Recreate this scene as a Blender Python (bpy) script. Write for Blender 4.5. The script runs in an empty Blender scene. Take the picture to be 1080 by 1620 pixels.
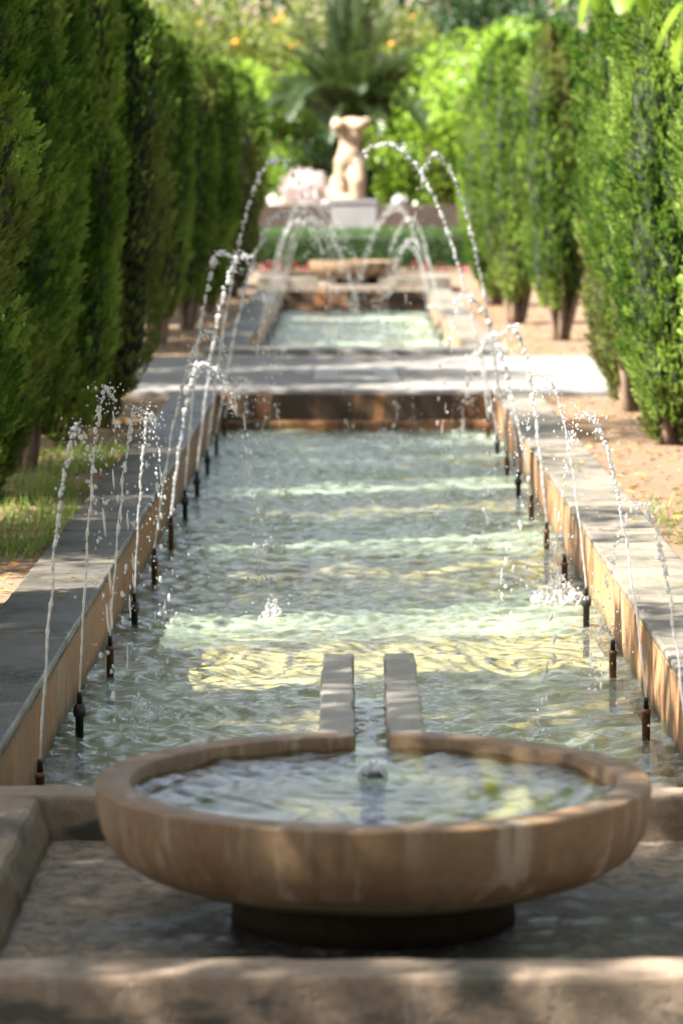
import bpy, bmesh, math, random
import numpy as np
from mathutils import Vector, Matrix, noise

# ---------------------------------------------------------------- camera, sky, sun, exposure
S = bpy.context.scene
COL = S.collection
R = math.radians
F = 5331.0            # focal length of the photograph in its own pixels (1080 x 1620)
CX, CZ = -0.04, 1.65  # camera; the pool's centre line is x = 0, the coping top is z = 0

cam_d = bpy.data.cameras.new("camera")
cam = bpy.data.objects.new("camera", cam_d)
COL.objects.link(cam)
cam.location = (CX, 0, CZ)
cam.rotation_euler = (R(90), 0, 0)
cam_d.shift_y = -536 / 1620   # level camera, lens shifted down
cam_d.shift_x = -15 / 1620
cam_d.sensor_width = 36
cam_d.lens = 118.45
cam_d.clip_start = 0.3
cam_d.clip_end = 2000
cam_d.dof.use_dof = True
cam_d.dof.focus_distance = 12.0
cam_d.dof.aperture_fstop = 3.7
S.camera = cam

SUN_EL = R(47)
SUN_AZ = math.atan2(-0.935, -0.36)
world = bpy.data.worlds.new("World")
S.world = world
world.use_nodes = True
wn = world.node_tree
wn.nodes.clear()
sky = wn.nodes.new('ShaderNodeTexSky')
sky.sky_type = 'NISHITA'
sky.sun_disc = False
sky.sun_elevation = SUN_EL
sky.sun_rotation = SUN_AZ
sky.air_density = 1.0
sky.dust_density = 2.5
bg = wn.nodes.new('ShaderNodeBackground')
bg.inputs[1].default_value = 0.060
wo = wn.nodes.new('ShaderNodeOutputWorld')
hs = wn.nodes.new('ShaderNodeHueSaturation')
hs.inputs['Saturation'].default_value = 0.58
wn.links.new(sky.outputs[0], hs.inputs['Color'])
wn.links.new(hs.outputs[0], bg.inputs[0])
wn.links.new(bg.outputs[0], wo.inputs[0])

sun_d = bpy.data.lights.new("sun", 'SUN')
sun = bpy.data.objects.new("sun", sun_d)
COL.objects.link(sun)
sun_d.energy = 5.0
sun_d.angle = R(0.5)
sun_d.color = (1.0, 0.95, 0.86)
to_sun = Vector((math.sin(SUN_AZ) * math.cos(SUN_EL), math.cos(SUN_AZ) * math.cos(SUN_EL), math.sin(SUN_EL)))
sun.rotation_euler = to_sun.to_track_quat('Z', 'Y').to_euler()

S.view_settings.view_transform = 'Standard'
S.view_settings.look = 'None'
S.view_settings.exposure = 2.75
S.view_settings.gamma = 1.0
S.render.engine = 'CYCLES'
S.cycles.max_bounces = 10
S.cycles.transparent_max_bounces = 16
S.cycles.transmission_bounces = 8
S.cycles.caustics_reflective = False
S.cycles.caustics_refractive = False
S.cycles.sample_clamp_indirect = 6.0
S.cycles.use_denoising = True


# ---------------------------------------------------------------- helpers
def tag(o, label=None, cat=None, group=None, kind=None):
    if label: o['label'] = label
    if cat: o['category'] = cat
    if group: o['group'] = group
    if kind: o['kind'] = kind
    return o


def link(name, me, parent=None, mats=()):
    o = bpy.data.objects.new(name, me)
    COL.objects.link(o)
    if parent: o.parent = parent
    if me is not None:
        for m in mats: me.materials.append(m)
    return o


def empty(name, loc, label, cat, group=None, rz=0):
    o = bpy.data.objects.new(name, None)
    o.empty_display_size = 0.1
    COL.objects.link(o)
    o.location = loc
    o.rotation_euler = (0, 0, rz)
    return tag(o, label, cat, group)


def arr_mesh(name, V, Fq, smooth=False, attrs=None, mat_idx=None):
    """numpy vertices (n,3) and faces (m,k), all of one size"""
    V = np.asarray(V, dtype=np.float32)
    Fq = np.asarray(Fq, dtype=np.int32)
    me = bpy.data.meshes.new(name)
    m, k = Fq.shape
    me.vertices.add(len(V))
    me.vertices.foreach_set('co', V.ravel())
    me.loops.add(m * k)
    me.loops.foreach_set('vertex_index', Fq.ravel())
    me.polygons.add(m)
    me.polygons.foreach_set('loop_start', np.arange(0, m * k, k, dtype=np.int32))
    me.polygons.foreach_set('loop_total', np.full(m, k, dtype=np.int32))
    if smooth:
        me.polygons.foreach_set('use_smooth', np.ones(m, dtype=bool))
    if mat_idx is not None:
        me.polygons.foreach_set('material_index', np.asarray(mat_idx, dtype=np.int32))
    for an, av in (attrs or {}).items():
        a = me.attributes.new(an, 'FLOAT', 'POINT')
        a.data.foreach_set('value', np.asarray(av, dtype=np.float32))
    me.update(calc_edges=True)
    return me


def bm_mesh(name, bm, smooth=False):
    me = bpy.data.meshes.new(name)
    bm.normal_update()
    bm.to_mesh(me)
    bm.free()
    if smooth:
        me.polygons.foreach_set('use_smooth', np.ones(len(me.polygons), dtype=bool))
    return me


def bm_box(bm, x0, x1, y0, y1, z0, z1, bevel=0.0, seg=2):
    r = bmesh.ops.create_cube(bm, size=1.0)
    vs = r['verts']
    for v in vs:
        v.co = Vector(((x0 + x1) / 2 + v.co.x * (x1 - x0), (y0 + y1) / 2 + v.co.y * (y1 - y0), (z0 + z1) / 2 + v.co.z * (z1 - z0)))
    if bevel > 0:
        es = list({e for v in vs for e in v.link_edges})
        bmesh.ops.bevel(bm, geom=es, offset=bevel, segments=seg, affect='EDGES', profile=0.6)


def rough_box(x0, x1, y0, y1, z0, z1, bevel=0.008, res=0.09, jit=0.003, seed=0.0):
    """a stone block: bevelled, cut into small faces and worn a little all over"""
    bm = bmesh.new()
    bm_box(bm, x0, x1, y0, y1, z0, z1, bevel, 2)
    for ax, (a, b) in enumerate(((x0, x1), (y0, y1), (z0, z1))):
        n = max(0, int((b - a) / res))
        for i in range(1, n):
            c = a + (b - a) * i / n
            co = [0, 0, 0]; co[ax] = c
            no = [0, 0, 0]; no[ax] = 1
            g = bm.verts[:] + bm.edges[:] + bm.faces[:]
            bmesh.ops.bisect_plane(bm, geom=g, plane_co=co, plane_no=no, dist=1e-5)
    off = Vector((seed * 3.1, seed * 1.7, seed))
    for v in bm.verts:
        p = v.co.copy()
        n1 = noise.noise_vector(p * 7 + off) * jit
        n2 = noise.noise_vector(p * 31 + off) * jit * 0.5
        v.co += n1 + n2
    return bm


def join_bm(dst, src):
    me = bpy.data.meshes.new('tmp')
    src.to_mesh(me); src.free()
    dst.from_mesh(me)
    bpy.data.meshes.remove(me)


def tube(bm, pts, rads, seg=8, cap=True):
    rings = []
    up0 = Vector((0.13, 0.31, 0.94))
    for i, p in enumerate(pts):
        p = Vector(p)
        a = Vector(pts[max(i - 1, 0)]); b = Vector(pts[min(i + 1, len(pts) - 1)])
        t = (b - a)
        if t.length < 1e-9: t = Vector((0, 0, 1))
        t.normalize()
        u = t.cross(up0 if abs(t.dot(up0)) < 0.95 else Vector((1, 0, 0))).normalized()
        w = t.cross(u)
        rings.append([bm.verts.new(p + (u * math.cos(2 * math.pi * k / seg) + w * math.sin(2 * math.pi * k / seg)) * rads[i]) for k in range(seg)])
    for i in range(len(rings) - 1):
        for k in range(seg):
            bm.faces.new((rings[i][k], rings[i][(k + 1) % seg], rings[i + 1][(k + 1) % seg], rings[i + 1][k]))
    if cap:
        try:
            bm.faces.new(rings[0][::-1]); bm.faces.new(rings[-1])
        except ValueError:
            pass


def lathe(bm, prof, seg=64, c=(0, 0, 0), closed=False):
    rings = []
    for r, z in prof:
        rings.append([bm.verts.new((c[0] + r * math.cos(2 * math.pi * k / seg), c[1] + r * math.sin(2 * math.pi * k / seg), c[2] + z)) for k in range(seg)])
    n = len(rings)
    for i in range(n if closed else n - 1):
        A, B = rings[i], rings[(i + 1) % n]
        for k in range(seg):
            bm.faces.new((A[k], A[(k + 1) % seg], B[(k + 1) % seg], B[k]))
    return rings


def at(px, py, d):
    """the real point at distance d along the garden that the photograph shows at px, py"""
    return Vector((CX + (px - 555) * d / F, d, CZ - (py - 274) * d / F))


# ---------------------------------------------------------------- materials
class NT:
    def __init__(self, name):
        self.m = bpy.data.materials.new(name)
        self.m.use_nodes = True
        self.t = self.m.node_tree
        self.t.nodes.clear()
        self.out = self.n('ShaderNodeOutputMaterial')
    def n(self, typ, **kw):
        nd = self.t.nodes.new(typ)
        for k, v in kw.items():
            setattr(nd, k, v)
        return nd
    def l(self, a, b):
        self.t.links.new(a, b)
    def pos(self, scale=(1, 1, 1), obj=False):
        if obj:
            g = self.n('ShaderNodeTexCoord').outputs['Object']
        else:
            g = self.n('ShaderNodeNewGeometry').outputs['Position']
        mp = self.n('ShaderNodeMapping')
        mp.inputs['Scale'].default_value = scale
        self.l(g, mp.inputs['Vector'])
        return mp.outputs[0]
    def noise(self, vec, scale, detail=5, rough=0.6, dist=0.0):
        nd = self.n('ShaderNodeTexNoise')
        nd.inputs['Scale'].default_value = scale
        nd.inputs['Detail'].default_value = detail
        nd.inputs['Roughness'].default_value = rough
        nd.inputs['Distortion'].default_value = dist
        self.l(vec, nd.inputs['Vector'])
        return nd.outputs[0]
    def ramp(self, fac, stops, interp='LINEAR'):
        nd = self.n('ShaderNodeValToRGB')
        cr = nd.color_ramp
        cr.interpolation = interp
        while len(cr.elements) < len(stops): cr.elements.new(0.5)
        for e, (p, c) in zip(cr.elements, stops):
            e.position = p
            e.color = (c[0], c[1], c[2], 1) if not isinstance(c, (int, float)) else (c, c, c, 1)
        self.l(fac, nd.inputs[0])
        return nd.outputs[0]
    def mix(self, fac, a, b, blend='MIX'):
        nd = self.n('ShaderNodeMix', data_type='RGBA', blend_type=blend)
        for sock, v in ((nd.inputs[0], fac), (nd.inputs[6], a), (nd.inputs[7], b)):
            if hasattr(v, 'is_output'): self.l(v, sock)
            elif isinstance(v, (int, float)): sock.default_value = v
            else: sock.default_value = (v[0], v[1], v[2], 1)
        return nd.outputs[2]
    def math(self, op, a, b=0.0):
        nd = self.n('ShaderNodeMath', operation=op)
        for sock, v in ((nd.inputs[0], a), (nd.inputs[1], b)):
            if hasattr(v, 'is_output'): self.l(v, sock)
            else: sock.default_value = v
        return nd.outputs[0]
    def bump(self, h, strength=0.5, dist=0.01, normal=None):
        nd = self.n('ShaderNodeBump')
        nd.inputs['Strength'].default_value = strength
        nd.inputs['Distance'].default_value = dist
        self.l(h, nd.inputs['Height'])
        if normal is not None: self.l(normal, nd.inputs['Normal'])
        return nd.outputs[0]
    def attr(self, name):
        return self.n('ShaderNodeAttribute', attribute_name=name).outputs['Fac']
    def principled(self, col, rough=0.8, normal=None, spec=0.3, **kw):
        p = self.n('ShaderNodeBsdfPrincipled')
        for sock, v in ((p.inputs['Base Color'], col), (p.inputs['Roughness'], rough)):
            if hasattr(v, 'is_output'): self.l(v, sock)
            elif isinstance(v, (int, float)): sock.default_value = v
            else: sock.default_value = (v[0], v[1], v[2], 1)
        p.inputs['Specular IOR Level'].default_value = spec
        for k, v in kw.items():
            p.inputs[k].default_value = v
        if normal is not None: self.l(normal, p.inputs['Normal'])
        return p
    def done(self, sh):
        self.l(sh, self.out.inputs['Surface'])
        return self.m


def stone(name, c1, c2, stain=(0.06, 0.05, 0.035), stain_lo=0.55, stain_hi=0.72, streak=True, rough=(0.55, 0.9), bump=0.5, pale=None, moss=None, scale=1.0, spec=0.35, dark=False, tide=False):
    t = NT(name)
    p = t.pos()
    big = t.noise(p, 1.7 * scale, 6, 0.65)
    fine = t.noise(p, 38 * scale, 4, 0.7)
    mid = t.noise(p, 9 * scale, 6, 0.7)
    col = t.mix(t.ramp(big, [(0.35, 0.0), (0.65, 1.0)]), c1, c2)
    col = t.mix(t.ramp(mid, [(0.3, 0.75), (0.7, 1.0)]), (0, 0, 0), col)
    col = t.mix(0.28, col, t.ramp(fine, [(0.3, [c * 0.45 for c in c1]), (0.7, [min(1, c * 1.35) for c in c2])]))
    if streak:
        ps = t.pos((3.6, 3.6, 0.5))
        st = t.noise(ps, 1.0, 6, 0.66, 0.35)
    else:
        st = t.noise(p, 3.1 * scale, 7, 0.72, 0.6)
    sm = t.ramp(st, [(stain_lo, 0.0), (stain_hi, 0.85)])
    col = t.mix(sm, col, stain)
    if pale:
        pm = t.ramp(t.noise(t.pos((5, 5, 1.1)), 1.3, 6, 0.7), [(0.56, 0.0), (0.68, 0.6)])
        col = t.mix(pm, col, pale)
    if moss:
        mm = t.ramp(t.noise(p, 2.6, 7, 0.75), [(0.55, 0.0), (0.7, 0.75)])
        col = t.mix(mm, col, moss)
    if tide:      # algae left by the water along its line, and dark moss under the edge
        sx = t.n('ShaderNodeSeparateXYZ'); t.l(t.pos(), sx.inputs[0])
        zz = t.math('ADD', sx.outputs[2], t.math('MULTIPLY', t.math('SUBTRACT', mid, 0.5), 0.11))
        col = t.mix(t.ramp(t.math('ADD', t.math('MULTIPLY', zz, 4.0), 1.2), [(0.14, 0.85), (0.34, 0.0)]), col, (0.045, 0.042, 0.02))
        col = t.mix(t.ramp(t.math('ADD', t.math('MULTIPLY', zz, 4.0), 1.0), [(0.76, 0.0), (0.93, 0.6)]), col, (0.06, 0.05, 0.026))
    if dark:
        dm = t.ramp(t.noise(t.pos((1.6, 1.6, 5.0)), 1.15, 5, 0.55), [(0.53, 0.0), (0.60, 0.85)])
        col = t.mix(dm, col, (0.03, 0.03, 0.024))
    h = t.mix(0.5, mid, fine)
    pits = t.ramp(t.noise(p, 70 * scale, 2, 0.5), [(0.3, 0.0), (0.42, 1.0)])
    h = t.mix(0.35, h, pits)
    rg = t.ramp(st, [(0.35, rough[1]), (0.7, rough[0])])
    return t.done(t.principled(col, rg, t.bump(h, bump, 0.012), spec).outputs[0])


def plain(name, col, rough=0.7, var=0.25, scale=12, spec=0.4, metallic=0.0):
    t = NT(name)
    n = t.noise(t.pos(), scale, 5, 0.65)
    c = t.mix(t.ramp(n, [(0.3, 0.0), (0.7, 1.0)]), [x * (1 - var) for x in col], [min(1, x * (1 + var)) for x in col])
    return t.done(t.principled(c, rough, t.bump(n, 0.25, 0.005), spec, Metallic=metallic).outputs[0])


def leaf_mat(name, dark, lite, brown=(0.16, 0.10, 0.055), transl=0.3, rough=0.55, spec=0.3, tcol=None):
    t = NT(name)
    tint = t.attr('tint')
    br = t.attr('brown')
    col = t.mix(tint, dark, lite)
    col = t.mix(br, col, brown)
    p = t.principled(col, rough, None, spec)
    tr = t.n('ShaderNodeBsdfTranslucent')
    tc = t.mix(0.5, col, tcol if tcol else [min(1, lite[0] * 1.6), min(1, lite[1] * 1.5), lite[2] * 0.7])
    t.l(tc, tr.inputs[0])
    mx = t.n('ShaderNodeMixShader')
    mx.inputs[0].default_value = transl
    t.l(p.outputs[0], mx.inputs[1]); t.l(tr.outputs[0], mx.inputs[2])
    return t.done(mx.outputs[0])


M = {}
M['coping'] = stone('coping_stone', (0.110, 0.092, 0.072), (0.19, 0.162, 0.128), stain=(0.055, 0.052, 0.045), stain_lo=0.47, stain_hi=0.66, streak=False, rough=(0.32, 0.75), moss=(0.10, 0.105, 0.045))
M['dark_coping'] = stone('dark_coping_stone', (0.058, 0.052, 0.044), (0.115, 0.10, 0.082), stain=(0.035, 0.033, 0.028), stain_lo=0.47, stain_hi=0.66, streak=False, rough=(0.22, 0.6), moss=(0.07, 0.072, 0.032))  # darker, smoother version of the coping stone, used on the left
M['wall'] = stone('pool_wall_render', (0.33, 0.142, 0.052), (0.33, 0.195, 0.098), stain=(0.085, 0.052, 0.027), stain_lo=0.40, stain_hi=0.70, rough=(0.4, 0.85), pale=(0.37, 0.26, 0.16), tide=True)
M['wall_orange'] = stone('rust_stained_wall', (0.24, 0.095, 0.03), (0.16, 0.088, 0.04), stain=(0.022, 0.018, 0.013), stain_lo=0.42, stain_hi=0.54, rough=(0.35, 0.8))
M['basin'] = stone('basin_stone', (0.165, 0.115, 0.080), (0.235, 0.175, 0.125), stain=(0.035, 0.032, 0.026), stain_lo=0.56, stain_hi=0.66, streak=False, rough=(0.55, 0.9), pale=(0.25, 0.205, 0.155), dark=True)
M['bowl'] = stone('bowl_terracotta', (0.128, 0.076, 0.038), (0.185, 0.117, 0.064), stain=(0.085, 0.034, 0.010), stain_lo=0.48, stain_hi=0.72, rough=(0.45, 0.7), bump=0.12, pale=(0.25, 0.18, 0.125))
def add_algae(m):
    nt = m.node_tree
    p = next(n for n in nt.nodes if n.type == 'BSDF_PRINCIPLED')
    old = p.inputs['Base Color'].links[0].from_socket
    def nd(t, **k):
        n = nt.nodes.new(t)
        for a, b in k.items(): setattr(n, a, b)
        return n
    tc = nd('ShaderNodeTexCoord'); sp = nd('ShaderNodeSeparateXYZ'); nt.links.new(tc.outputs['Object'], sp.inputs[0])
    def mt(op, a, b):
        n = nd('ShaderNodeMath', operation=op)
        for i, v in enumerate((a, b)):
            if hasattr(v, 'is_output'): nt.links.new(v, n.inputs[i])
            else: n.inputs[i].default_value = v
        return n.outputs[0]
    r2 = mt('ADD', mt('MULTIPLY', sp.outputs[0], sp.outputs[0]), mt('MULTIPLY', sp.outputs[1], sp.outputs[1]))
    f = mt('MULTIPLY', mt('LESS_THAN', r2, 0.5735 ** 2), mt('GREATER_THAN', sp.outputs[2], 0.1385))
    f = mt('MULTIPLY', f, mt('LESS_THAN', sp.outputs[2], 0.287))
    mx = nd('ShaderNodeMix', data_type='RGBA')
    nt.links.new(f, mx.inputs[0]); nt.links.new(old, mx.inputs[6]); mx.inputs[7].default_value = (0.20, 0.175, 0.085, 1)
    nt.links.new(mx.outputs[2], p.inputs['Base Color'])
add_algae(M['bowl'])
def add_drips(m):
    nt = m.node_tree
    p = next(n for n in nt.nodes if n.type == 'BSDF_PRINCIPLED')
    old = p.inputs['Base Color'].links[0].from_socket
    tc = nt.nodes.new('ShaderNodeTexCoord'); mp = nt.nodes.new('ShaderNodeMapping'); mp.inputs['Scale'].default_value = (11, 11, 0.9)
    nt.links.new(tc.outputs['Object'], mp.inputs[0])
    nz = nt.nodes.new('ShaderNodeTexNoise'); nz.inputs['Scale'].default_value = 1.0; nz.inputs['Detail'].default_value = 6
    nt.links.new(mp.outputs[0], nz.inputs['Vector'])
    for lo, hi, c, a in ((0.60, 0.70, (0.36, 0.30, 0.23, 1), 0.55), (0.40, 0.30, (0.06, 0.03, 0.014, 1), 0.7)):
        r = nt.nodes.new('ShaderNodeMapRange'); r.inputs[1].default_value = lo; r.inputs[2].default_value = hi; r.inputs[4].default_value = a
        nt.links.new(nz.outputs[0], r.inputs[0])
        mx = nt.nodes.new('ShaderNodeMix'); mx.data_type = 'RGBA'
        nt.links.new(r.outputs[0], mx.inputs[0]); nt.links.new(old, mx.inputs[6]); mx.inputs[7].default_value = c
        old = mx.outputs[2]
    nt.links.new(old, p.inputs['Base Color'])
add_drips(M['bowl'])
M['bar'] = stone('channel_stone', (0.20, 0.18, 0.152), (0.27, 0.245, 0.21), stain=(0.08, 0.075, 0.065), stain_lo=0.6, stain_hi=0.72, streak=False, bump=0.3)
M['ochre'] = stone('wet_ochre_stone', (0.085, 0.050, 0.020), (0.12, 0.072, 0.028), stain=(0.02, 0.015, 0.01), streak=True, rough=(0.3, 0.6), bump=0.2)
M['wet_shaded'] = stone('wet_algae_stone_with_shade', (0.016, 0.011, 0.006), (0.028, 0.018, 0.009), stain=(0.008, 0.007, 0.005), streak=True, rough=(0.7, 0.9), bump=0.3, spec=0.05)  # wet stone; its near-black colour includes the shade under the bowl
M['path'] = stone('path_concrete', (0.130, 0.121, 0.113), (0.175, 0.163, 0.152), stain=(0.09, 0.084, 0.079), stain_lo=0.5, stain_hi=0.75, streak=False, rough=(0.7, 0.95), bump=0.4)
M['plate'] = plain('cover_plate_concrete', (0.24, 0.23, 0.215), 0.85, 0.08)
M['slot'] = plain('slot_dark', (0.02, 0.02, 0.02), 0.9)
M['kerb'] = stone('shade_toned_kerb_stone', (0.11, 0.105, 0.095), (0.17, 0.155, 0.14), stain=(0.04, 0.04, 0.036), streak=False)  # kerb colour taken darker to carry the shade it lies in
M['marble'] = stone('statue_limestone', (0.27, 0.195, 0.125), (0.33, 0.25, 0.17), stain=(0.24, 0.17, 0.11), stain_lo=0.55, stain_hi=0.75, bump=0.3)
M['pedestal'] = stone('pedestal_concrete', (0.19, 0.187, 0.187), (0.235, 0.23, 0.23), stain=(0.13, 0.13, 0.128), bump=0.3)
M['darkwall'] = stone('retaining_wall_stone', (0.035, 0.024, 0.018), (0.06, 0.038, 0.028), stain=(0.05, 0.04, 0.03))
M['building'] = stone('palace_wall_stone', (0.50, 0.38, 0.29), (0.58, 0.46, 0.37), stain=(0.3, 0.22, 0.16))
M['bark'] = stone('cypress_bark', (0.14, 0.09, 0.058), (0.21, 0.145, 0.10), stain=(0.045, 0.032, 0.023), stain_lo=0.5, stain_hi=0.66, bump=0.9, rough=(0.85, 0.95))
M['bark_dark'] = stone('dark_bark', (0.09, 0.065, 0.05), (0.15, 0.11, 0.085), stain=(0.04, 0.03, 0.025), bump=0.9, rough=(0.85, 0.95))
M['pipe'] = plain('rusty_brass_pipe', (0.12, 0.055, 0.022), 0.5, 0.5, 60)
M['blackpipe'] = plain('black_plastic_fitting', (0.012, 0.012, 0.013), 0.45, 0.3, 40)
M['cypress'] = leaf_mat('cypress_foliage', (0.007, 0.042, 0.007), (0.36, 0.49, 0.105), brown=(0.24, 0.165, 0.09), transl=0.38, tcol=(0.34, 0.54, 0.07), rough=0.8, spec=0.04)
M['dark_core'] = plain('cypress_dark_core', (0.013, 0.020, 0.007), 0.95, 0.5, 30)
M['citrus'] = leaf_mat('citrus_leaf', (0.040, 0.110, 0.012), (0.27, 0.42, 0.035), transl=0.48, rough=0.38, spec=0.5, tcol=(0.36, 0.52, 0.05))
M['olive'] = leaf_mat('mixed_leaf', (0.026, 0.060, 0.012), (0.24, 0.28, 0.045), transl=0.45, tcol=(0.30, 0.34, 0.05))
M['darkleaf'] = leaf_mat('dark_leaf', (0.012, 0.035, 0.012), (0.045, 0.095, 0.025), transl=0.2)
M['palm'] = leaf_mat('palm_frond', (0.012, 0.030, 0.014), (0.055, 0.085, 0.026), transl=0.25, rough=0.4, spec=0.5)
M['box'] = leaf_mat('box_hedge_leaf', (0.014, 0.045, 0.012), (0.06, 0.13, 0.028), transl=0.25)
M['orange'] = plain('orange_peel', (0.75, 0.26, 0.02), 0.45, 0.15, 50)
M['pinkflower'] = leaf_mat('pink_petal', (0.55, 0.03, 0.10), (0.75, 0.12, 0.22), transl=0.3, tcol=(0.8, 0.1, 0.2))
M['paleflower'] = leaf_mat('pale_petal', (0.80, 0.62, 0.60), (0.88, 0.80, 0.79), transl=0.3, tcol=(0.85, 0.7, 0.7))
M['grass'] = leaf_mat('grass_blade', (0.055, 0.12, 0.018), (0.20, 0.27, 0.05), brown=(0.30, 0.24, 0.10), transl=0.35)
M['litter'] = leaf_mat('dry_leaf', (0.20, 0.10, 0.035), (0.42, 0.27, 0.08), brown=(0.09, 0.05, 0.03), transl=0.1)
M['yellowleaf'] = leaf_mat('yellow_leaf', (0.55, 0.30, 0.02), (0.65, 0.42, 0.05), transl=0.2)


def ground_mat():
    t = NT('dry_earth')
    p = t.pos()
    big = t.noise(p, 0.9, 6, 0.65)
    mid = t.noise(p, 6, 6, 0.7)
    fine = t.noise(p, 60, 4, 0.75)
    c = t.mix(t.ramp(big, [(0.35, 0.0), (0.65, 1.0)]), (0.130, 0.080, 0.053), (0.175, 0.122, 0.083))
    c = t.mix(t.ramp(mid, [(0.45, 0.0), (0.72, 0.7)]), c, (0.15, 0.10, 0.06))
    c = t.mix(t.ramp(fine, [(0.5, 0.0), (0.8, 0.6)]), c, (0.26, 0.195, 0.145))
    c = t.mix(t.ramp(fine, [(0.25, 0.65), (0.42, 0.0)]), c, (0.09, 0.055, 0.035))
    h = t.mix(0.5, mid, fine)
    return t.done(t.principled(c, 0.95, t.bump(h, 0.9, 0.03), 0.15).outputs[0])
M['ground'] = ground_mat()


def basin_floor_mat():
    t = NT('wet_basin_floor')
    p = t.pos()
    wet = t.noise(p, 1.6, 6, 0.62)
    blot = t.noise(p, 17, 7, 0.74, 0.9)
    fine = t.noise(p, 60, 4, 0.7)
    c = t.mix(t.ramp(blot, [(0.42, 0.0), (0.55, 1.0)]), (0.085, 0.064, 0.043), (0.25, 0.185, 0.125))
    # damp ring around the foot of the bowl, wettest on the right
    ds = t.n('ShaderNodeVectorMath', operation='DISTANCE')
    t.l(t.pos((1, 1.5, 1)), ds.inputs[0]); ds.inputs[1].default_value = (0.26, 11.75, -0.12)
    dd = t.math('ADD', ds.outputs['Value'], t.math('MULTIPLY', t.math('SUBTRACT', wet, 0.5), 1.3))
    damp = t.ramp(dd, [(0.66, 1.0), (1.0, 0.0)])
    c = t.mix(t.math('MULTIPLY', damp, 0.94), c, (0.020, 0.015, 0.010))
    glint_mask = t.ramp(blot, [(0.54, 0.0), (0.60, 1.0)])
    c = t.mix(t.math('MULTIPLY', t.math('MULTIPLY', damp, glint_mask), 0.55), c, (0.24, 0.22, 0.18))  # pale blotches painted in for glints on the wet floor
    c = t.mix(0.12, c, t.ramp(fine, [(0.35, 0.05), (0.7, 0.5)]))
    rg = t.math('SUBTRACT', 0.8, t.math('MULTIPLY', damp, 0.68))
    h = t.mix(0.4, blot, fine)
    return t.done(t.principled(c, rg, t.bump(h, 0.8, 0.03), 0.32).outputs[0])
M['basin_floor'] = basin_floor_mat()


def pool_floor_mat():
    t = NT('pool_floor_algae')
    p = t.pos()
    a = t.noise(p, 2.2, 6, 0.65)
    b = t.noise(p, 16, 5, 0.7)
    c = t.mix(t.ramp(a, [(0.35, 0.0), (0.65, 1.0)]), (0.28, 0.225, 0.125), (0.42, 0.335, 0.215))
    c = t.mix(t.ramp(b, [(0.35, 0.5), (0.6, 0.0)]), c, (0.12, 0.13, 0.04))
    return t.done(t.principled(c, 0.9, t.bump(b, 0.3, 0.02), 0.2).outputs[0])
M['pool_floor'] = pool_floor_mat()


def water_mat(name, tint=(0.80, 0.86, 0.72), bump_s=0.35, sc=30, foam=True, rough=0.02, stretch=(1, 1, 1)):
    t = NT(name)
    p = t.pos(stretch)
    h = t.noise(p, sc, 4, 0.6, 0.4)
    nb = t.bump(h, bump_s, 0.012)
    fr = t.n('ShaderNodeFresnel')
    fr.inputs['IOR'].default_value = 1.33
    t.l(nb, fr.inputs['Normal'])
    tr = t.n('ShaderNodeBsdfTransparent')
    tr.inputs[0].default_value = (*tint, 1)
    gl = t.n('ShaderNodeBsdfGlossy')
    gl.inputs['Roughness'].default_value = rough
    gl.inputs[0].default_value = (1, 1, 1, 1)
    t.l(nb, gl.inputs['Normal'])
    mx = t.n('ShaderNodeMixShader')
    t.l(fr.outputs[0], mx.inputs[0]); t.l(tr.outputs[0], mx.inputs[1]); t.l(gl.outputs[0], mx.inputs[2])
    if not foam:
        return t.done(mx.outputs[0])
    fa = t.attr('foam')
    fn = t.noise(t.pos((1, 0.55, 1)), 26, 6, 0.75, 0.5)
    ff = t.math('MULTIPLY', fa, t.ramp(fn, [(0.30, 0.25), (0.68, 1.0)]))
    df = t.n('ShaderNodeBsdfDiffuse')
    df.inputs[0].default_value = (0.56, 0.70, 0.52, 1)
    m2 = t.n('ShaderNodeMixShader')
    t.l(ff, m2.inputs[0]); t.l(mx.outputs[0], m2.inputs[1]); t.l(df.outputs[0], m2.inputs[2])
    return t.done(m2.outputs[0])
M['water'] = water_mat('pool_water', (0.87, 0.90, 0.78), 0.6, 60, stretch=(0.8, 1, 1))
M['bowl_water'] = water_mat('bowl_water', (0.86, 0.90, 0.66), 0.4, 22)


def spray_mat():
    t = NT('spray_water')
    g = t.n('ShaderNodeBsdfGlass')
    g.inputs['IOR'].default_value = 1.33
    g.inputs['Roughness'].default_value = 0.02
    d = t.n('ShaderNodeBsdfDiffuse'); d.inputs[0].default_value = (0.95, 0.96, 0.97, 1)
    tl = t.n('ShaderNodeBsdfTranslucent'); tl.inputs[0].default_value = (0.95, 0.96, 0.97, 1)
    tp = t.n('ShaderNodeBsdfTransparent'); tp.inputs[0].default_value = (0.95, 0.97, 0.97, 1)
    gs = t.n('ShaderNodeBsdfGlossy'); gs.inputs['Roughness'].default_value = 0.12
    m1 = t.n('ShaderNodeMixShader'); m1.inputs[0].default_value = 0.5
    t.l(d.outputs[0], m1.inputs[1]); t.l(tl.outputs[0], m1.inputs[2])
    m2 = t.n('ShaderNodeMixShader'); m2.inputs[0].default_value = 0.22
    t.l(g.outputs[0], m2.inputs[1]); t.l(tp.outputs[0], m2.inputs[2])
    m3 = t.n('ShaderNodeMixShader'); m3.inputs[0].default_value = 0.33
    t.l(m2.outputs[0], m3.inputs[1]); t.l(m1.outputs[0], m3.inputs[2])
    m4 = t.n('ShaderNodeMixShader'); m4.inputs[0].default_value = 0.10
    t.l(m3.outputs[0], m4.inputs[1]); t.l(gs.outputs[0], m4.inputs[2])
    return t.done(m4.outputs[0])
M['spray'] = spray_mat()

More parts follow.
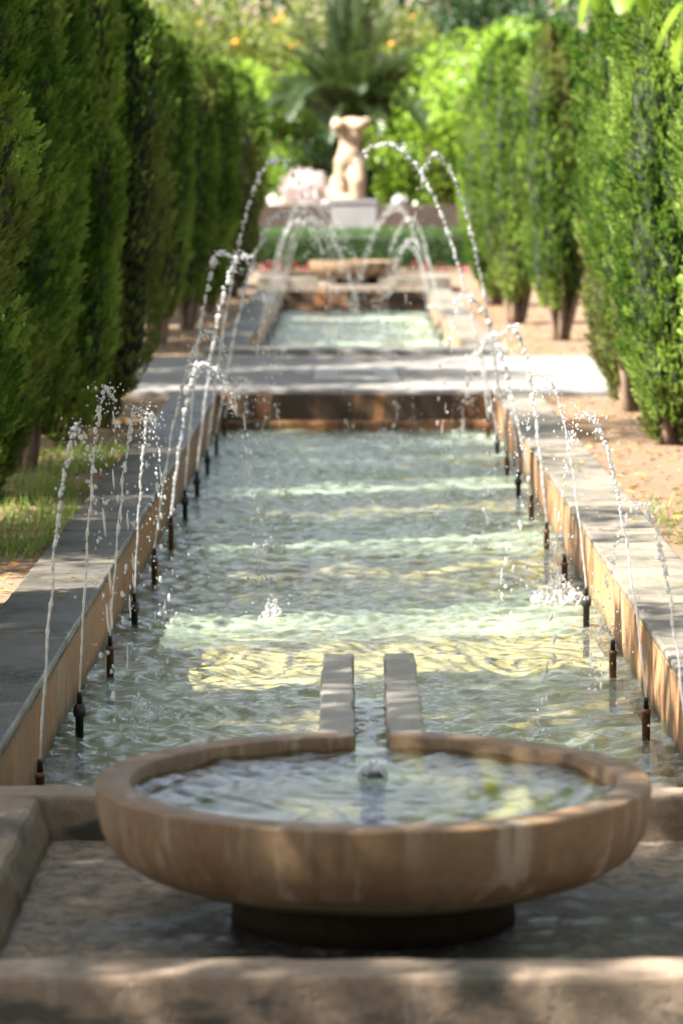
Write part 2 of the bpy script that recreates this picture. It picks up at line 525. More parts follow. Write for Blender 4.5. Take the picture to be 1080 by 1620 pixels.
# ---------------------------------------------------------------- ground and path
HW = 1.042       # half width of the pools
CW = 0.335       # coping width
WZ = -0.27       # water level
FZ = -0.42       # pool floor


def build_ground():
    bm = bmesh.new()
    xs = [-400, -60, -12, -6, -3.5, -2.6, -1.95, -(HW + CW), (HW + CW), 1.95, 2.6, 3.5, 6, 12, 60, 400]
    ys = [-60, -5, 2, 6.93, 8, 10, 12, 14, 16, 18, 20, 22, 25.5, 30.65, 34, 38, 42, 46, 50, 53, 57, 70, 120, 1200]
    pit = set()
    V = {}
    def v(x, y, z):
        k = (round(x, 4), round(y, 4), round(z, 4))
        if k not in V:
            V[k] = bm.verts.new((x, y, z))
        return V[k]
    gz, pz = -0.04, -0.60
    W = HW + CW
    def level(i, j):
        xm = (xs[i] + xs[i + 1]) / 2; ym = (ys[j] + ys[j + 1]) / 2
        return pz if (abs(xm) < W and -5 < ym < 53) else gz
    for i in range(len(xs) - 1):
        for j in range(len(ys) - 1):
            z = level(i, j)
            bm.faces.new((v(xs[i], ys[j], z), v(xs[i + 1], ys[j], z), v(xs[i + 1], ys[j + 1], z), v(xs[i], ys[j + 1], z)))
            if i + 2 < len(xs):
                z2 = level(i + 1, j)
                if z2 != z:
                    x = xs[i + 1]
                    bm.faces.new((v(x, ys[j], z), v(x, ys[j + 1], z), v(x, ys[j + 1], z2), v(x, ys[j], z2)))
            if j + 2 < len(ys):
                z2 = level(i, j + 1)
                if z2 != z:
                    y = ys[j + 1]
                    bm.faces.new((v(xs[i], y, z), v(xs[i + 1], y, z), v(xs[i + 1], y, z2), v(xs[i], y, z2)))
    bmesh.ops.recalc_face_normals(bm, faces=bm.faces)
    return link('ground', bm_mesh('ground', bm), None, [M['ground']])
tag(build_ground(), 'dry reddish earth of the garden beds under the trees', 'ground', kind='structure')

PY0, PY1 = 25.50, 30.45
bm = rough_box(-9, 9, PY0, PY1, -0.30, 0.004, 0.02, 0.55, 0.004, 2)
o = link('path', bm_mesh('path', bm), None, [M['path']])
tag(o, 'pale grey concrete cross path bridging the gap between the two pools', 'path', kind='structure')

o = empty('drain_cover', at(563, 594, 27.6) * 1.0, 'pale square cover plate with a dark slot set in the cross path', 'drain cover')
o.location.z = 0.004
bm = bmesh.new(); bm_box(bm, -0.34, 0.34, -0.9, 0.9, 0.003, 0.010, 0.003)
link('plate', bm_mesh('plate', bm), o, [M['plate']])
bm = bmesh.new()
for k in range(7):
    bm_box(bm, -0.15 + k * 0.043, -0.115 + k * 0.043, -0.09, 0.09, 0.008, 0.0125)
link('slot', bm_mesh('slot', bm), o, [M['slot']])

bm = rough_box(-HW - CW, HW + CW, PY1 + 0.004, PY1 + 0.5, -0.4, 0.06, 0.015, 0.2, 0.004, 5)
o = link('kerb_stone', bm_mesh('kerb_stone', bm), None, [M['kerb']])
tag(o, 'long kerb stone darkened for its shade between the cross path and the far pool', 'kerb')


# ---------------------------------------------------------------- pools
def pool(y0, y1, label, seed):
    root = empty('garden_pool', (0, y0, FZ), label, 'pool')
    def loc(o):
        o.location = (0, -y0, -FZ)
        return o
    for s in (-1, 1):
        y = y0; k = 0
        while y < y1 - 0.05:
            L = min(1.55 + 0.25 * math.sin(k * 2.3 + seed), y1 - y)
            if y1 - (y + L) < 0.5: L = y1 - y
            xa, xb = sorted((s * (HW + 0.001), s * (HW + CW)))
            dz = 0.003 * math.sin(k * 5.1 + seed)
            c = rough_box(xa, xb, y + 0.004, y + L - 0.004, -0.030, dz * 1.6, 0.011, 0.085, 0.003, seed + k * 1.3 + s)
            loc(link('coping_slab', bm_mesh('coping_slab', c), root, [M['dark_coping' if s < 0 else 'coping']]))
            y += L; k += 1
        xa, xb = sorted((s * (HW + 0.001), s * (HW + CW - 0.02)))
        w = rough_box(xa, xb, y0, y1, FZ - 0.05, -0.032, 0.004, 0.12, 0.005, seed + s * 2)
        loc(link('side_wall', bm_mesh('side_wall', w), root, [M['wall']]))
    fl = bmesh.new()
    bmesh.ops.create_grid(fl, x_segments=40, y_segments=int((y1 - y0) * 16), size=0.5)
    for v in fl.verts:
        v.co = Vector((v.co.x * 2 * (HW + 0.002), y0 + (v.co.y + 0.5) * (y1 - y0), FZ))
        v.co.z += 0.05 * noise.noise(v.co * 2.3) + 0.03 * noise.noise(v.co * 6.1) + 0.012 * noise.noise(v.co * 17)
    loc(link('floor', bm_mesh('floor', fl), root, [M['pool_floor']]))
    return root, loc

pool_near, loc_n = pool(9.11, PY0 - 0.004, 'long near stone pool full of rippling water lined by nozzles', 1.0)
b = rough_box(-HW + 0.003, HW - 0.003, PY0 - 0.13, PY0 - 0.006, FZ, -0.012, 0.01, 0.12, 0.007, 8)
join_bm(b, rough_box(-HW + 0.003, HW - 0.003, PY0 - 0.30, PY0 - 0.134, FZ, -0.205, 0.02, 0.12, 0.008, 9))
loc_n(link('end_wall', bm_mesh('end_wall', b), pool_near, [M['wall_orange']]))

FY0, FY1 = PY1 + 0.51, 47.5
pool_far, loc_f = pool(FY0, FY1, 'far stone pool beyond the cross path', 4.0)
b = rough_box(-HW + 0.003, HW - 0.003, FY1 - 0.14, FY1 - 0.004, FZ, -0.004, 0.01, 0.12, 0.007, 12)
join_bm(b, rough_box(-HW + 0.003, HW - 0.003, FY1 - 0.36, FY1 - 0.144, FZ, -0.20, 0.02, 0.12, 0.008, 13))
loc_f(link('end_wall', bm_mesh('end_wall', b), pool_far, [M['wall_orange']]))


# the jets: side, distance, nozzle tip px, apex px, end-of-falling-stream px, thick
JETS = [
    (-1, 9.95, (58, 1200), (124, 678), (152, 800), 1.1),
    (-1, 11.4, (122, 1095), (170, 612), (187, 700), 1.1),
    (-1, 12.85, (172, 1006), (221, 645), (236, 735), 1.05),
    (-1, 14.3, (216, 940), (238, 655), (254, 780), 1.0),
    (-1, 15.75, (251, 868), (332, 526), (372, 620), 1.0),
    (-1, 17.2, (272, 815), (322, 576), (372, 640), 0.95),
    (-1, 18.65, (289, 775), (350, 400), (377, 432), 1.0),
    (-1, 20.1, (308, 745), (384, 404), (402, 430), 1.0),
    (-1, 21.55, (332, 712), (437, 252), (472, 290), 1.0),
    (-1, 23.0, (350, 690), (452, 335), (545, 400), 1.0),
    (-1, 24.5, (364, 672), (382, 600), (392, 650), 0.9),
    (1, 9.95, (1078, 1190), (1012, 800), (935, 1100), 1.15),
    (1, 11.4, (1020, 1103), (925, 655), (893, 760), 1.1),
    (1, 12.85, (966, 1018), (957, 1002), (944, 1060), 0.8),
    (1, 14.3, (922, 928), (861, 598), (824, 720), 1.1),
    (1, 15.75, (890, 880), (885, 850), (872, 880), 1.0),
    (1, 17.2, (866, 830), (809, 518), (793, 560), 1.0),
    (1, 18.65, (838, 790), (732, 467), (712, 545), 1.0),
    (1, 20.1, (815, 752), (778, 530), (737, 640), 0.95),
    (1, 21.55, (795, 715), (686, 246), (665, 300), 1.0),
    (1, 23.0, (781, 690), (612, 228), (580, 240), 1.0),
    (1, 24.5, (770, 668), (752, 560), (735, 640), 0.9),
]
FAR_JETS = [
    (-1, 33.0, 1.28, 0.42, 0.85), (-1, 35.2, 1.15, 0.35, 0.7), (-1, 37.4, 1.34, 0.40, 0.8),
    (-1, 39.6, 1.10, 0.38, 0.75), (-1, 41.8, 1.30, 0.45, 0.9), (-1, 44.0, 1.05, 0.4, 0.8),
    (1, 33.0, 0.35, 0.20, 0.33), (1, 35.2, 0.95, 0.36, 0.6), (1, 37.4, 1.15, 0.34, 0.6),
    (1, 39.6, 0.80, 0.35, 0.6), (1, 41.8, 1.20, 0.42, 0.8), (1, 44.0, 1.25, 0.40, 0.75),
]
ORD = ['first', 'second', 'third', 'fourth', 'fifth', 'sixth', 'seventh', 'eighth', 'ninth', 'tenth', 'eleventh', 'twelfth']

ICO = bmesh.new()
bmesh.ops.create_icosphere(ICO, subdivisions=2, radius=1.0)
ICO_V = np.array([v.co[:] for v in ICO.verts]); ICO_F = np.array([[v.index for v in f.verts] for f in ICO.faces])
ICO.free()


class Drops:
    """collects tubes and blobs of water into one triangle mesh"""
    def __init__(self, seed):
        self.V = []; self.T = []; self.n = 0
        self.rs = np.random.RandomState(seed)
    def blob(self, p, r, d=None, stretch=1.0):
        rs = self.rs
        v = ICO_V.copy()
        k = rs.normal(size=(3, 3)) * 1.1
        v = v * (1 + 0.20 * np.sin(v @ k[0] * 1.7 + rs.rand() * 6) + 0.14 * np.sin(v @ k[1] * 2.6 + rs.rand() * 6))[:, None]
        v = v * r
        if d is not None:
            d = np.asarray(d, float); L = np.linalg.norm(d)
            if L > 1e-9:
                d = d / L
                a = v @ d
                v = v + np.outer(a, d) * (stretch - 1)
        self.V.append(v + np.asarray(p)); self.T.append(ICO_F + self.n); self.n += len(v)
    def tube(self, pts, rads, seg=7):
        pts = np.asarray(pts, float)
        t = np.gradient(pts, axis=0); t /= np.linalg.norm(t, axis=1)[:, None] + 1e-9
        u = np.cross(t, [0.1, 1.0, 0.05]); u /= np.linalg.norm(u, axis=1)[:, None] + 1e-9
        w = np.cross(t, u)
        ang = np.arange(seg) * 2 * np.pi / seg
        v = pts[:, None, :] + (u[:, None, :] * np.cos(ang)[None, :, None] + w[:, None, :] * np.sin(ang)[None, :, None]) * np.asarray(rads)[:, None, None]
        m = len(pts)
        idx = np.arange(m * seg).reshape(m, seg)
        a = idx[:-1]; b = np.roll(a, -1, 1); c = idx[1:]; d = np.roll(c, -1, 1)
        self.V.append(v.reshape(-1, 3))
        self.T.append(np.concatenate([np.stack([a, b, d], -1).reshape(-1, 3), np.stack([a, d, c], -1).reshape(-1, 3)]) + self.n)
        self.n += m * seg
    def mesh(self, name, origin):
        return arr_mesh(name, np.concatenate(self.V) - np.asarray(origin), np.concatenate(self.T), True)


SPLASH = []   # landing points (x, y, strength) that stir the water


def jet(side, y, tip, apex, end, thick, label, seed, group, far=False):
    d0 = Drops(seed + 5000); d = Drops(seed); rs = d.rs
    H = max(apex.z - tip.z, 0.02)
    vx = apex.x - tip.x
    s_e = math.sqrt(max(apex.z - end.z, 0.01) / H)
    vf = (end.x - apex.x) / s_e
    vy = rs.uniform(-0.03, 0.03)
    def up(t): return np.array((tip.x + vx * t, y + vy * t, apex.z - H * (1 - t) ** 2))
    def dn(s): return np.array((apex.x + vf * s, y + vy * (1 + s), apex.z - H * s * s))
    big = 1.25 if far else 1.0
    # rising stream: a clear rope that swells and breaks into beads
    bead = y > 16.5 and not far
    tb = rs.uniform(0.30, 0.42) if bead else rs.uniform(0.40, 0.54)
    n = 110
    ts = np.linspace(0, tb, n)
    pts = np.array([up(t) for t in ts])
    ph = rs.rand(4) * 6
    L = np.linspace(0, 1, n)
    wob = 0.0045 * L[:, None] * np.stack([np.sin(L * 17 + ph[0]), np.sin(L * 14 + ph[1]), L * 0], -1)
    rad = (0.0046 + 0.0008 * L) * thick * big * (1 + 0.50 * L * np.sin(L * 46 + ph[2] + 2 * np.sin(L * 9)) + 0.22 * np.sin(L * 103 + ph[3]))
    rad[-1] *= 0.3
    d0.tube(pts + wob, rad, 9)
    t = tb * 0.97
    while t < 1.0:
        g = (t - tb) / (1 - tb)
        r = rs.uniform(0.0030, 0.0078) * thick * big * (1 + 0.25 * g)
        vel = up(t + 0.01) - up(t)
        sp = np.linalg.norm(vel) / 0.01
        p = up(t) + rs.normal(size=3) * 0.0045 * (0.4 + g)
        d.blob(p, r, vel, rs.uniform(1.1, 3.0 - 1.3 * g))
        if rs.rand() < 0.4:
            d.blob(p + rs.normal(size=3) * 0.011, r * rs.uniform(0.35, 0.7), vel, 1.2)
        if bead and rs.rand() < 0.55: d.blob(p + rs.normal(size=3) * 0.004, r * 1.45, vel, rs.uniform(1.0, 1.5))
        t += (r * (rs.uniform(2.2, 5.0) if bead else rs.uniform(1.1, 3.4))) / max(sp, 0.12)
    for k in range(int(6 * thick)):
        s = rs.uniform(-0.16, 0.2)
        p = up(1 + s) if s < 0 else dn(s)
        d.blob(p + rs.normal(size=3) * np.array((0.02, 0.012, 0.009)) * big, rs.uniform(0.0035, 0.0085) * thick * big, dn(0.2) - dn(0.1), rs.uniform(1, 1.5))
    s = 0.02
    while s < s_e:
        g = s / s_e
        r = rs.uniform(0.0034, 0.0072) * thick * big * (1 - 0.25 * g)
        vel = dn(s + 0.01) - dn(s)
        sp = np.linalg.norm(vel) / 0.01
        if bead: r *= 1.4
        d.blob(dn(s) + rs.normal(size=3) * (0.004 + 0.008 * g), r, vel, rs.uniform(1.1, 1.6 if bead else 2.2))
        s += (r * rs.uniform(1.6, 3.6 + 2 * g)) / max(sp, 0.15)
    s_l = math.sqrt((apex.z - WZ) / H)
    s = s_e
    while s < s_l:
        vel = dn(s + 0.01) - dn(s)
        sp = np.linalg.norm(vel) / 0.01
        r = rs.uniform(0.003, 0.0068) * big
        d.blob(dn(s) + rs.normal(size=3) * 0.02, r, vel, rs.uniform(1.3, 3.0))
        if rs.rand() < 0.35:
            # a stretched thread of falling water
            q = np.linspace(0, rs.uniform(0.03, 0.09) / max(sp, 0.2), 6)
            d.tube(np.array([dn(min(s + x, s_l)) for x in q]) + rs.normal(size=3) * 0.012, 0.0035 * np.sin(np.linspace(0.3, 2.9, 6)))
        s += rs.uniform(0.02, 0.10) / max(sp, 0.2)
    for k in range(120):
        s = rs.uniform(-0.3, s_l)
        p = (up(1 + s) if s < 0 else dn(s)) + rs.normal(size=3) * np.array((0.05, 0.05, 0.03)) * (0.5 + max(s, 0))
        if p[2] > WZ + 0.01:
            d.blob(p, rs.uniform(0.0012, 0.0032) * big, (0, 0, 1), rs.uniform(1, 2))
    lp = dn(s_l)
    SPLASH.append((lp[0], lp[1], 0.6 + H * 0.7))
    # the little crown of drops where it lands
    for k in range(14):
        a = rs.rand() * 6.28; q = rs.rand() * 0.07
        d.blob((lp[0] + math.cos(a) * q, lp[1] + math.sin(a) * q, WZ + rs.rand() ** 2 * 0.06), rs.uniform(0.003, 0.008), (0, 0, 1), rs.uniform(1, 2))
    root = empty('water_jet', (tip.x, y, tip.z), label, 'water jet', group)
    link('stream', d0.mesh('stream', (tip.x, y, tip.z)), root, [M['spray']])
    tag(link('droplets', d.mesh('droplets', (tip.x, y, tip.z)), root, [M['spray']]), kind='stuff')
    return root


def nozzle(side, y, tip, black, label, group):
    root = empty('fountain_nozzle', (tip.x, y, FZ), label, 'nozzle', group)
    lean = -side * 0.05
    base_x = 0.0
    def P(z): return (base_x + lean * (z - FZ) * 0.0, 0, z - FZ)
    zt = tip.z
    pm = M['blackpipe'] if black else M['pipe']
    bm = bmesh.new()
    lathe(bm, [(0.0, 0.0), (0.014, 0.0), (0.014, zt - FZ - 0.055), (0.0165, zt - FZ - 0.054), (0.0165, zt - FZ - 0.040), (0.0, zt - FZ - 0.039)], 14)
    link('pipe', bm_mesh('pipe', bm, True), root, [pm])
    if black:
        bm = bmesh.new()
        z = zt - FZ - 0.085
        lathe(bm, [(0.0145, z), (0.021, z + 0.004), (0.0225, z + 0.02), (0.021, z + 0.036), (0.0145, z + 0.040)], 12)
        link('collar', bm_mesh('collar', bm, True), root, [M['blackpipe']])
    bm = bmesh.new()
    z = zt - FZ
    lathe(bm, [(0.0, z - 0.039), (0.010, z - 0.0385), (0.0085, z - 0.012), (0.0095, z - 0.010), (0.007, z), (0.0035, z), (0.003, z - 0.012)], 12)
    link('tip', bm_mesh('tip', bm, True), root, [M['blackpipe']])
    return root

BLACK = {(-1, 2), (-1, 4), (-1, 7), (-1, 8), (-1, 9), (1, 4), (1, 8), (1, 10)}
cnt = {-1: 0, 1: 0}
for (s, y, tip, ap, en, th) in JETS:
    i = cnt[s]; cnt[s] += 1
    T = at(*tip, y); A = at(*ap, y); E = at(*en, y)
    nx = s * (HW - 0.085)
    T.x = nx if abs(T.x - nx) < 0.09 else T.x
    T.z = max(T.z, WZ + 0.14)
    T.z = min(T.z, WZ + 0.19)
    if A.z < T.z + 0.03: A.z = T.z + 0.04
    sd = 'left' if s < 0 else 'right'
    blk = (s, i + 1) in BLACK
    nozzle(s, y, T, blk, ('black collared' if blk else 'rusty brown') + ' nozzle by the %s near pool wall, %s from the bowl' % (sd, ORD[i]), 'nozzles along the near pool')
    hh = A.z - T.z
    w = 'tall' if hh > 1.2 else ('low' if hh < 0.3 else 'arching')
    jet(s, y, T, A, E, th * (1.4 if y > 17 else (1.0 if y > 15 else 0.72)), '%s water jet of the %s nozzle from the bowl, %s near pool wall' % (w, ORD[i], sd), 100 + i + (50 if s > 0 else 0), 'water jets over the near pool')
cnt = {-1: 0, 1: 0}
for (s, y, h, da, de) in FAR_JETS:
    i = cnt[s]; cnt[s] += 1
    sd = 'left' if s < 0 else 'right'
    T = Vector((s * (HW - 0.085), y, WZ + 0.16))
    A = Vector((T.x - s * da, y, h)); E = Vector((T.x - s * (da + (de - da) * 0.8), y, h - 0.35))
    nozzle(s, y, T, True, 'small dark nozzle by the %s far pool wall, %s from the path' % (sd, ORD[i]), 'nozzles along the far pool')
    jet(s, y, T, A, E, 1.0, 'blurred water jet of the %s nozzle from the path, %s far pool wall' % (ORD[i], sd), 300 + i + (50 if s > 0 else 0), 'water jets over the far pool', True)


# splashes that stand on the water
def splash(px, py, d, n, w, h, label, seed):
    p = at(px, py, d); p.z = WZ
    D = Drops(seed); rs = D.rs
    for k in range(n):
        a = rs.rand() * 6.28; q = rs.rand() ** 0.7 * w
        zz = (1 - q / w) * h * rs.rand() + rs.rand() * 0.012
        D.blob((p.x + math.cos(a) * q, p.y + math.sin(a) * q * 1.2, WZ + zz), rs.uniform(0.0018, 0.0068) * (1.2 - 0.6 * zz / h), (rs.normal() * 0.5, 0, 1), rs.uniform(1.0, 3.4))
    for k in range(int(n / 10)):
        a = rs.rand() * 6.28
        q = w * rs.uniform(1.0, 2.4)
        D.blob((p.x + math.cos(a) * q, p.y + math.sin(a) * q, WZ + rs.rand() * h * 0.8), rs.uniform(0.002, 0.005))
    SPLASH.append((p.x, p.y, 1.3))
    root = empty('water_splash', (p.x, p.y, WZ), label, 'splash', 'splashes on the near pool')
    tag(link('droplets', D.mesh('droplets', (p.x, p.y, WZ)), root, [M['spray']]), kind='stuff')
    B = Drops(seed + 40)
    B.blob((p.x, p.y, WZ - 0.004), w * 0.45)
    me = B.mesh('mound', (p.x, p.y, WZ))
    for v in me.vertices:
        v.co.z = v.co.z * 0.35 + 0.012 * noise.noise(v.co * 60)
    link('mound', me, root, [M['spray']])
splash(432, 972, 14.5, 150, 0.055, 0.12, 'white pointed splash standing left of the middle of the near pool', 900)
splash(425, 868, 17.1, 110, 0.10, 0.07, 'loose splash of drops behind the pointed splash', 901)
splash(882, 945, 15.1, 420, 0.13, 0.13, 'broad churning splash against the right pool wall', 902)
splash(235, 1130, 11.9, 70, 0.13, 0.025, 'flat foaming splash near the left wall close to the bowl', 903)
splash(612, 690, 24.4, 80, 0.16, 0.10, 'small splash at the far end of the near pool under the path', 904)
splash(770, 825, 18.4, 60, 0.14, 0.06, 'scattered drops splashing near the right wall by the yellow patch', 905)


# ---------------------------------------------------------------- water surfaces
def water_sheet(name, x0, x1, y0, y1, z, res, amp, seed, foam_base, foam_k, pts, mask=None, lam=(0.045, 0.40), iso=0.45):
    rs = np.random.RandomState(seed)
    nx = int((x1 - x0) / res) + 1; ny = int((y1 - y0) / res) + 1
    X, Y = np.meshgrid(np.linspace(x0, x1, nx), np.linspace(y0, y1, ny))
    Z = np.zeros_like(X)
    # warp so that crests wander
    wx = X + 0.05 * np.sin(Y * 3.1 + X * 1.3 + 1.0) + 0.03 * np.sin(Y * 7.7 - X * 5.1)
    wy = Y + 0.05 * np.sin(X * 4.3 + Y * 1.9 + 2.0) + 0.03 * np.sin(X * 9.1 + Y * 6.3)
    for k in range(60):
        lm = math.exp(rs.uniform(math.log(lam[0]), math.log(lam[1])))
        th = rs.normal() * 1.0 * iso * 2 + math.pi / 2
        ph = rs.rand() * 6.28
        a = amp * lm * rs.uniform(0.5, 1.0)
        kx, ky = 2 * math.pi / lm * math.cos(th), 2 * math.pi / lm * math.sin(th)
        gate = 0.6 + 0.4 * np.sin(X * rs.uniform(-5, 5) + Y * rs.uniform(-4, 4) + rs.rand() * 6)
        Z += a * gate * np.sin(kx * wx + ky * wy + ph)
    foam = foam_base * np.clip(0.5 + (Y - 11.0) / 5.5, 0.5, 3.2) * (0.55 + 0.45 * np.sin(X * 2.1 + Y * 1.3) * np.sin(Y * 0.9 - X * 1.7 + 1.0)) * (1 - 0.72 * np.exp(-((Y - 15.3) / 2.0) ** 4)) if y1 - y0 > 5 else np.full_like(X, foam_base)
    for (sx, sy, st) in pts:
        if sy < y0 - 1 or sy > y1 + 1: continue
        D = np.sqrt((X - sx) ** 2 + (Y - sy) ** 2)
        Z += 0.007 * st * np.exp(-D / 0.32) * np.sin(D * 2 * math.pi / 0.085 + sx * 9)
        foam += foam_k * st * np.exp(-(D / 0.30) ** 2) * 0.5 + foam_k * 0.35 * st * np.exp(-(D / 0.75) ** 2) * 0.5
    if mask is not None:
        m = mask(X, Y)
    idx = np.arange(nx * ny).reshape(ny, nx)
    Q = np.stack([idx[:-1, :-1], idx[:-1, 1:], idx[1:, 1:], idx[1:, :-1]], -1).reshape(-1, 4)
    if mask is not None:
        keep = m[:-1, :-1] & m[:-1, 1:] & m[1:, 1:] & m[1:, :-1]
        Q = Q[keep.ravel()]
        used = np.unique(Q); mp = np.zeros(nx * ny, int); mp[used] = np.arange(len(used))
        Q = mp[Q]
        V = np.stack([X.ravel(), Y.ravel(), Z.ravel() + z], -1)[used]; fo = foam.ravel()[used]
    else:
        V = np.stack([X.ravel(), Y.ravel(), Z.ravel() + z], -1); fo = foam.ravel()
    return arr_mesh(name, V, Q, True, {'foam': np.clip(fo, 0, 1)})

me = water_sheet('water', -HW, HW, 9.12, PY0 - 0.14, WZ, 0.0115, 0.0112, 11, 0.105, 0.20, SPLASH, lam=(0.045, 0.28))
tag(link('water', me, None, [M['water']]), 'rippling green tinted water of the near pool', 'water', kind='structure')
me = water_sheet('water', -HW, HW, FY0 + 0.005, FY1 - 0.15, WZ, 0.03, 0.0085, 12, 0.10, 0.25, SPLASH, lam=(0.12, 0.6))
tag(link('water', me, None, [M['water']]), 'pale foaming water of the far pool', 'water', kind='structure')


# ---------------------------------------------------------------- the bowls and their basins
BX, BY = 0.013, 8.02
def build_bowl(cx, cy, dz, label, near):
    root = empty('fountain_bowl', (cx, cy, -0.12 + dz), label, 'fountain')
    off = 0.12
    prof = [(0.0, -0.036), (0.30, -0.035), (0.40, -0.028), (0.49, -0.010), (0.56, 0.015), (0.615, 0.050), (0.645, 0.10), (0.656, 0.15), (0.658, 0.190), (0.658, 0.206), (0.655, 0.2105), (0.650, 0.212), (0.61, 0.212),
            (0.583, 0.212), (0.579, 0.2105), (0.577, 0.207), (0.574, 0.19), (0.568, 0.12), (0.53, 0.07), (0.40, 0.035), (0.0, 0.02)]
    bm = bmesh.new()
    lathe(bm, [(r, z + off) for r, z in prof], 128)
    bmesh.ops.remove_doubles(bm, verts=bm.verts, dist=1e-5)
    bmesh.ops.recalc_face_normals(bm, faces=bm.faces)
    for v in bm.verts:
        v.co += noise.noise_vector(v.co * 4) * 0.002 + noise.noise_vector(v.co * 15) * 0.0006
    me = bm_mesh('bowl', bm, True)
    me.set_sharp_from_angle(angle=R(28))
    o = link('bowl', me, root, [M['bowl']])
    if near:
        cb = bmesh.new(); bm_box(cb, -0.045, 0.045, 0.45, 0.8, 0.115 + off, 0.4)
        cut = bpy.data.objects.new('cutter', bm_mesh('cutter', cb)); COL.objects.link(cut)
        cut.parent = root
        md = o.modifiers.new('cut', 'BOOLEAN'); md.object = cut; md.operation = 'DIFFERENCE'; md.solver = 'EXACT'
        bpy.context.view_layer.update()
        dg = bpy.context.evaluated_depsgraph_get()
        nm = bpy.data.meshes.new_from_object(o.evaluated_get(dg))
        o.modifiers.clear(); o.data = nm
        bpy.data.objects.remove(cut)
    bm = bmesh.new()
    lathe(bm, [(0.0, 0.088), (0.330, 0.087), (0.333, 0.07), (0.335, 0.03), (0.338, 0.0), (0.0, 0.0)], 96)
    link('foot', bm_mesh('foot', bm, True), root, [M['wet_shaded']])
    # water in the bowl
    w = water_sheet('water', -0.60, 0.60, -0.60, 0.60, 0.182 + off, 0.007, 0.0072, 21, 0.0, 0.0, [], lambda X, Y: X ** 2 + Y ** 2 < 0.578 ** 2, lam=(0.045, 0.30), iso=0.8)
    if near:
        n = len(w.vertices); co = np.empty(n * 3, np.float32); w.vertices.foreach_get('co', co); co = co.reshape(-1, 3)
        D = np.hypot(co[:, 0], co[:, 1] - 0.15)
        co[:, 2] += 0.006 * np.exp(-D / 0.16) * 0.35 * np.sin(D * 2 * math.pi / 0.06)
        w.vertices.foreach_set('co', co.ravel())
        fo = 0.45 * np.exp(-(D / 0.11) ** 2)
        w.attributes['foam'].data.foreach_set('value', fo.astype(np.float32))
    link('water', w, root, [M['bowl_water']])
    return root

bowl = build_bowl(BX, BY, 0.0, 'wide brown stone bowl brimming with water in the foreground basin', True)
# stone channel from the bowl into the pool
ch = empty('water_channel', (BX, BY + 0.6, -0.05), 'pair of grey stone bars carrying water from the near bowl into the pool', 'channel')
for s in (-1, 1):
    xa, xb = sorted((s * 0.046, s * 0.136))
    bm = bmesh.new()
    y = 0.045
    for L in (0.74, 0.68):
        join_bm(bm, rough_box(xa, xb, y + 0.001, y + L - 0.001, 0.04, 0.264, 0.008, 0.022, 0.006, 20 + s + y))
        y += L
    link('bar', bm_mesh('bar', bm), ch, [M['bar']])
bm = rough_box(-0.136, 0.136, 0.045, 1.43, 0.0, 0.038, 0.004, 0.1, 0.002, 30)
join_bm(bm, rough_box(-0.0445, 0.0445, -0.02, 1.43, 0.0385, 0.120, 0.004, 0.1, 0.002, 31))
link('bed', bm_mesh('bed', bm), ch, [M['pool_floor']])
w = water_sheet('water', -0.045, 0.045, -0.10, 1.425, 0.178, 0.006, 0.009, 33, 0.0, 0, [], lam=(0.04, 0.2), iso=0.8)
n = len(w.vertices); co = np.empty(n * 3, np.float32); w.vertices.foreach_get('co', co); co = co.reshape(-1, 3)
co[:, 2] -= 0.045 * np.clip(co[:, 1] / 1.4, 0, 1) ** 0.7 - 0.028 * np.clip(-co[:, 1] / 0.1 + 0.25, 0, 1)
w.vertices.foreach_set('co', co.ravel())
link('water', w, ch, [M['bowl_water']])
# bubbler in the bowl
nb = empty('fountain_nozzle', (BX, BY + 0.15, 0.03), 'short black nozzle in the middle of the near bowl', 'nozzle')
bm = bmesh.new(); lathe(bm, [(0.0, 0.0), (0.03, 0.0), (0.03, 0.145), (0.034, 0.147), (0.034, 0.163), (0.026, 0.166), (0.0, 0.166)], 20)
link('pipe', bm_mesh('pipe', bm, True), nb, [M['blackpipe']])
D = Drops(77); rs = D.rs
for k in range(55):
    a = rs.rand() * 6.28; q = rs.rand() ** 0.8 * 0.038
    zz = 0.186 + (1 - (q / 0.045) ** 2) * 0.035 * rs.rand()
    D.blob((BX + math.cos(a) * q, BY + 0.15 + math.sin(a) * q, zz), rs.uniform(0.003, 0.008), (0, 0, 1), rs.uniform(1, 1.8))
o = link('water_jet', D.mesh('water_jet', (BX, BY + 0.15, 0.19)), None, [M['spray']])
o.location = (BX, BY + 0.15, 0.19)
tag(o, 'low bubbling dome of water welling up over the near bowl nozzle', 'water jet')

# foreground basin
BL, BR = BX - 0.885, BX + 0.895
bs = empty('stone_basin', (BX, BY, -0.60), 'low square stone basin round the foot of the near bowl', 'basin')
def inb(o):
    o.location = (-BX, -BY, 0.60); return o
bm = rough_box(-1.9, 1.9, 6.92, 7.09, -0.60, 0.0, 0.014, 0.07, 0.005, 40)
inb(link('front_wall', bm_mesh('front_wall', bm), bs, [M['basin']]))
bm = rough_box(BL - 0.49, BL, 7.092, 8.94, -0.55, -0.003, 0.02, 0.08, 0.005, 41)
for v in bm.verts:                    # the left wall leans out towards its top
    if v.co.x > BL - 0.1: v.co.x += 0.045 * min(1, max(0, -v.co.z / 0.12))
inb(link('side_wall', bm_mesh('side_wall', bm), bs, [M['basin']]))
bm = rough_box(BR, BR + 0.47, 7.092, 8.94, -0.55, -0.003, 0.02, 0.08, 0.005, 42)
inb(link('side_wall', bm_mesh('side_wall', bm), bs, [M['basin']]))
bm = rough_box(-HW - CW + 0.01, HW + CW - 0.01, 8.942, 9.10, -0.55, -0.004, 0.012, 0.07, 0.006, 43)
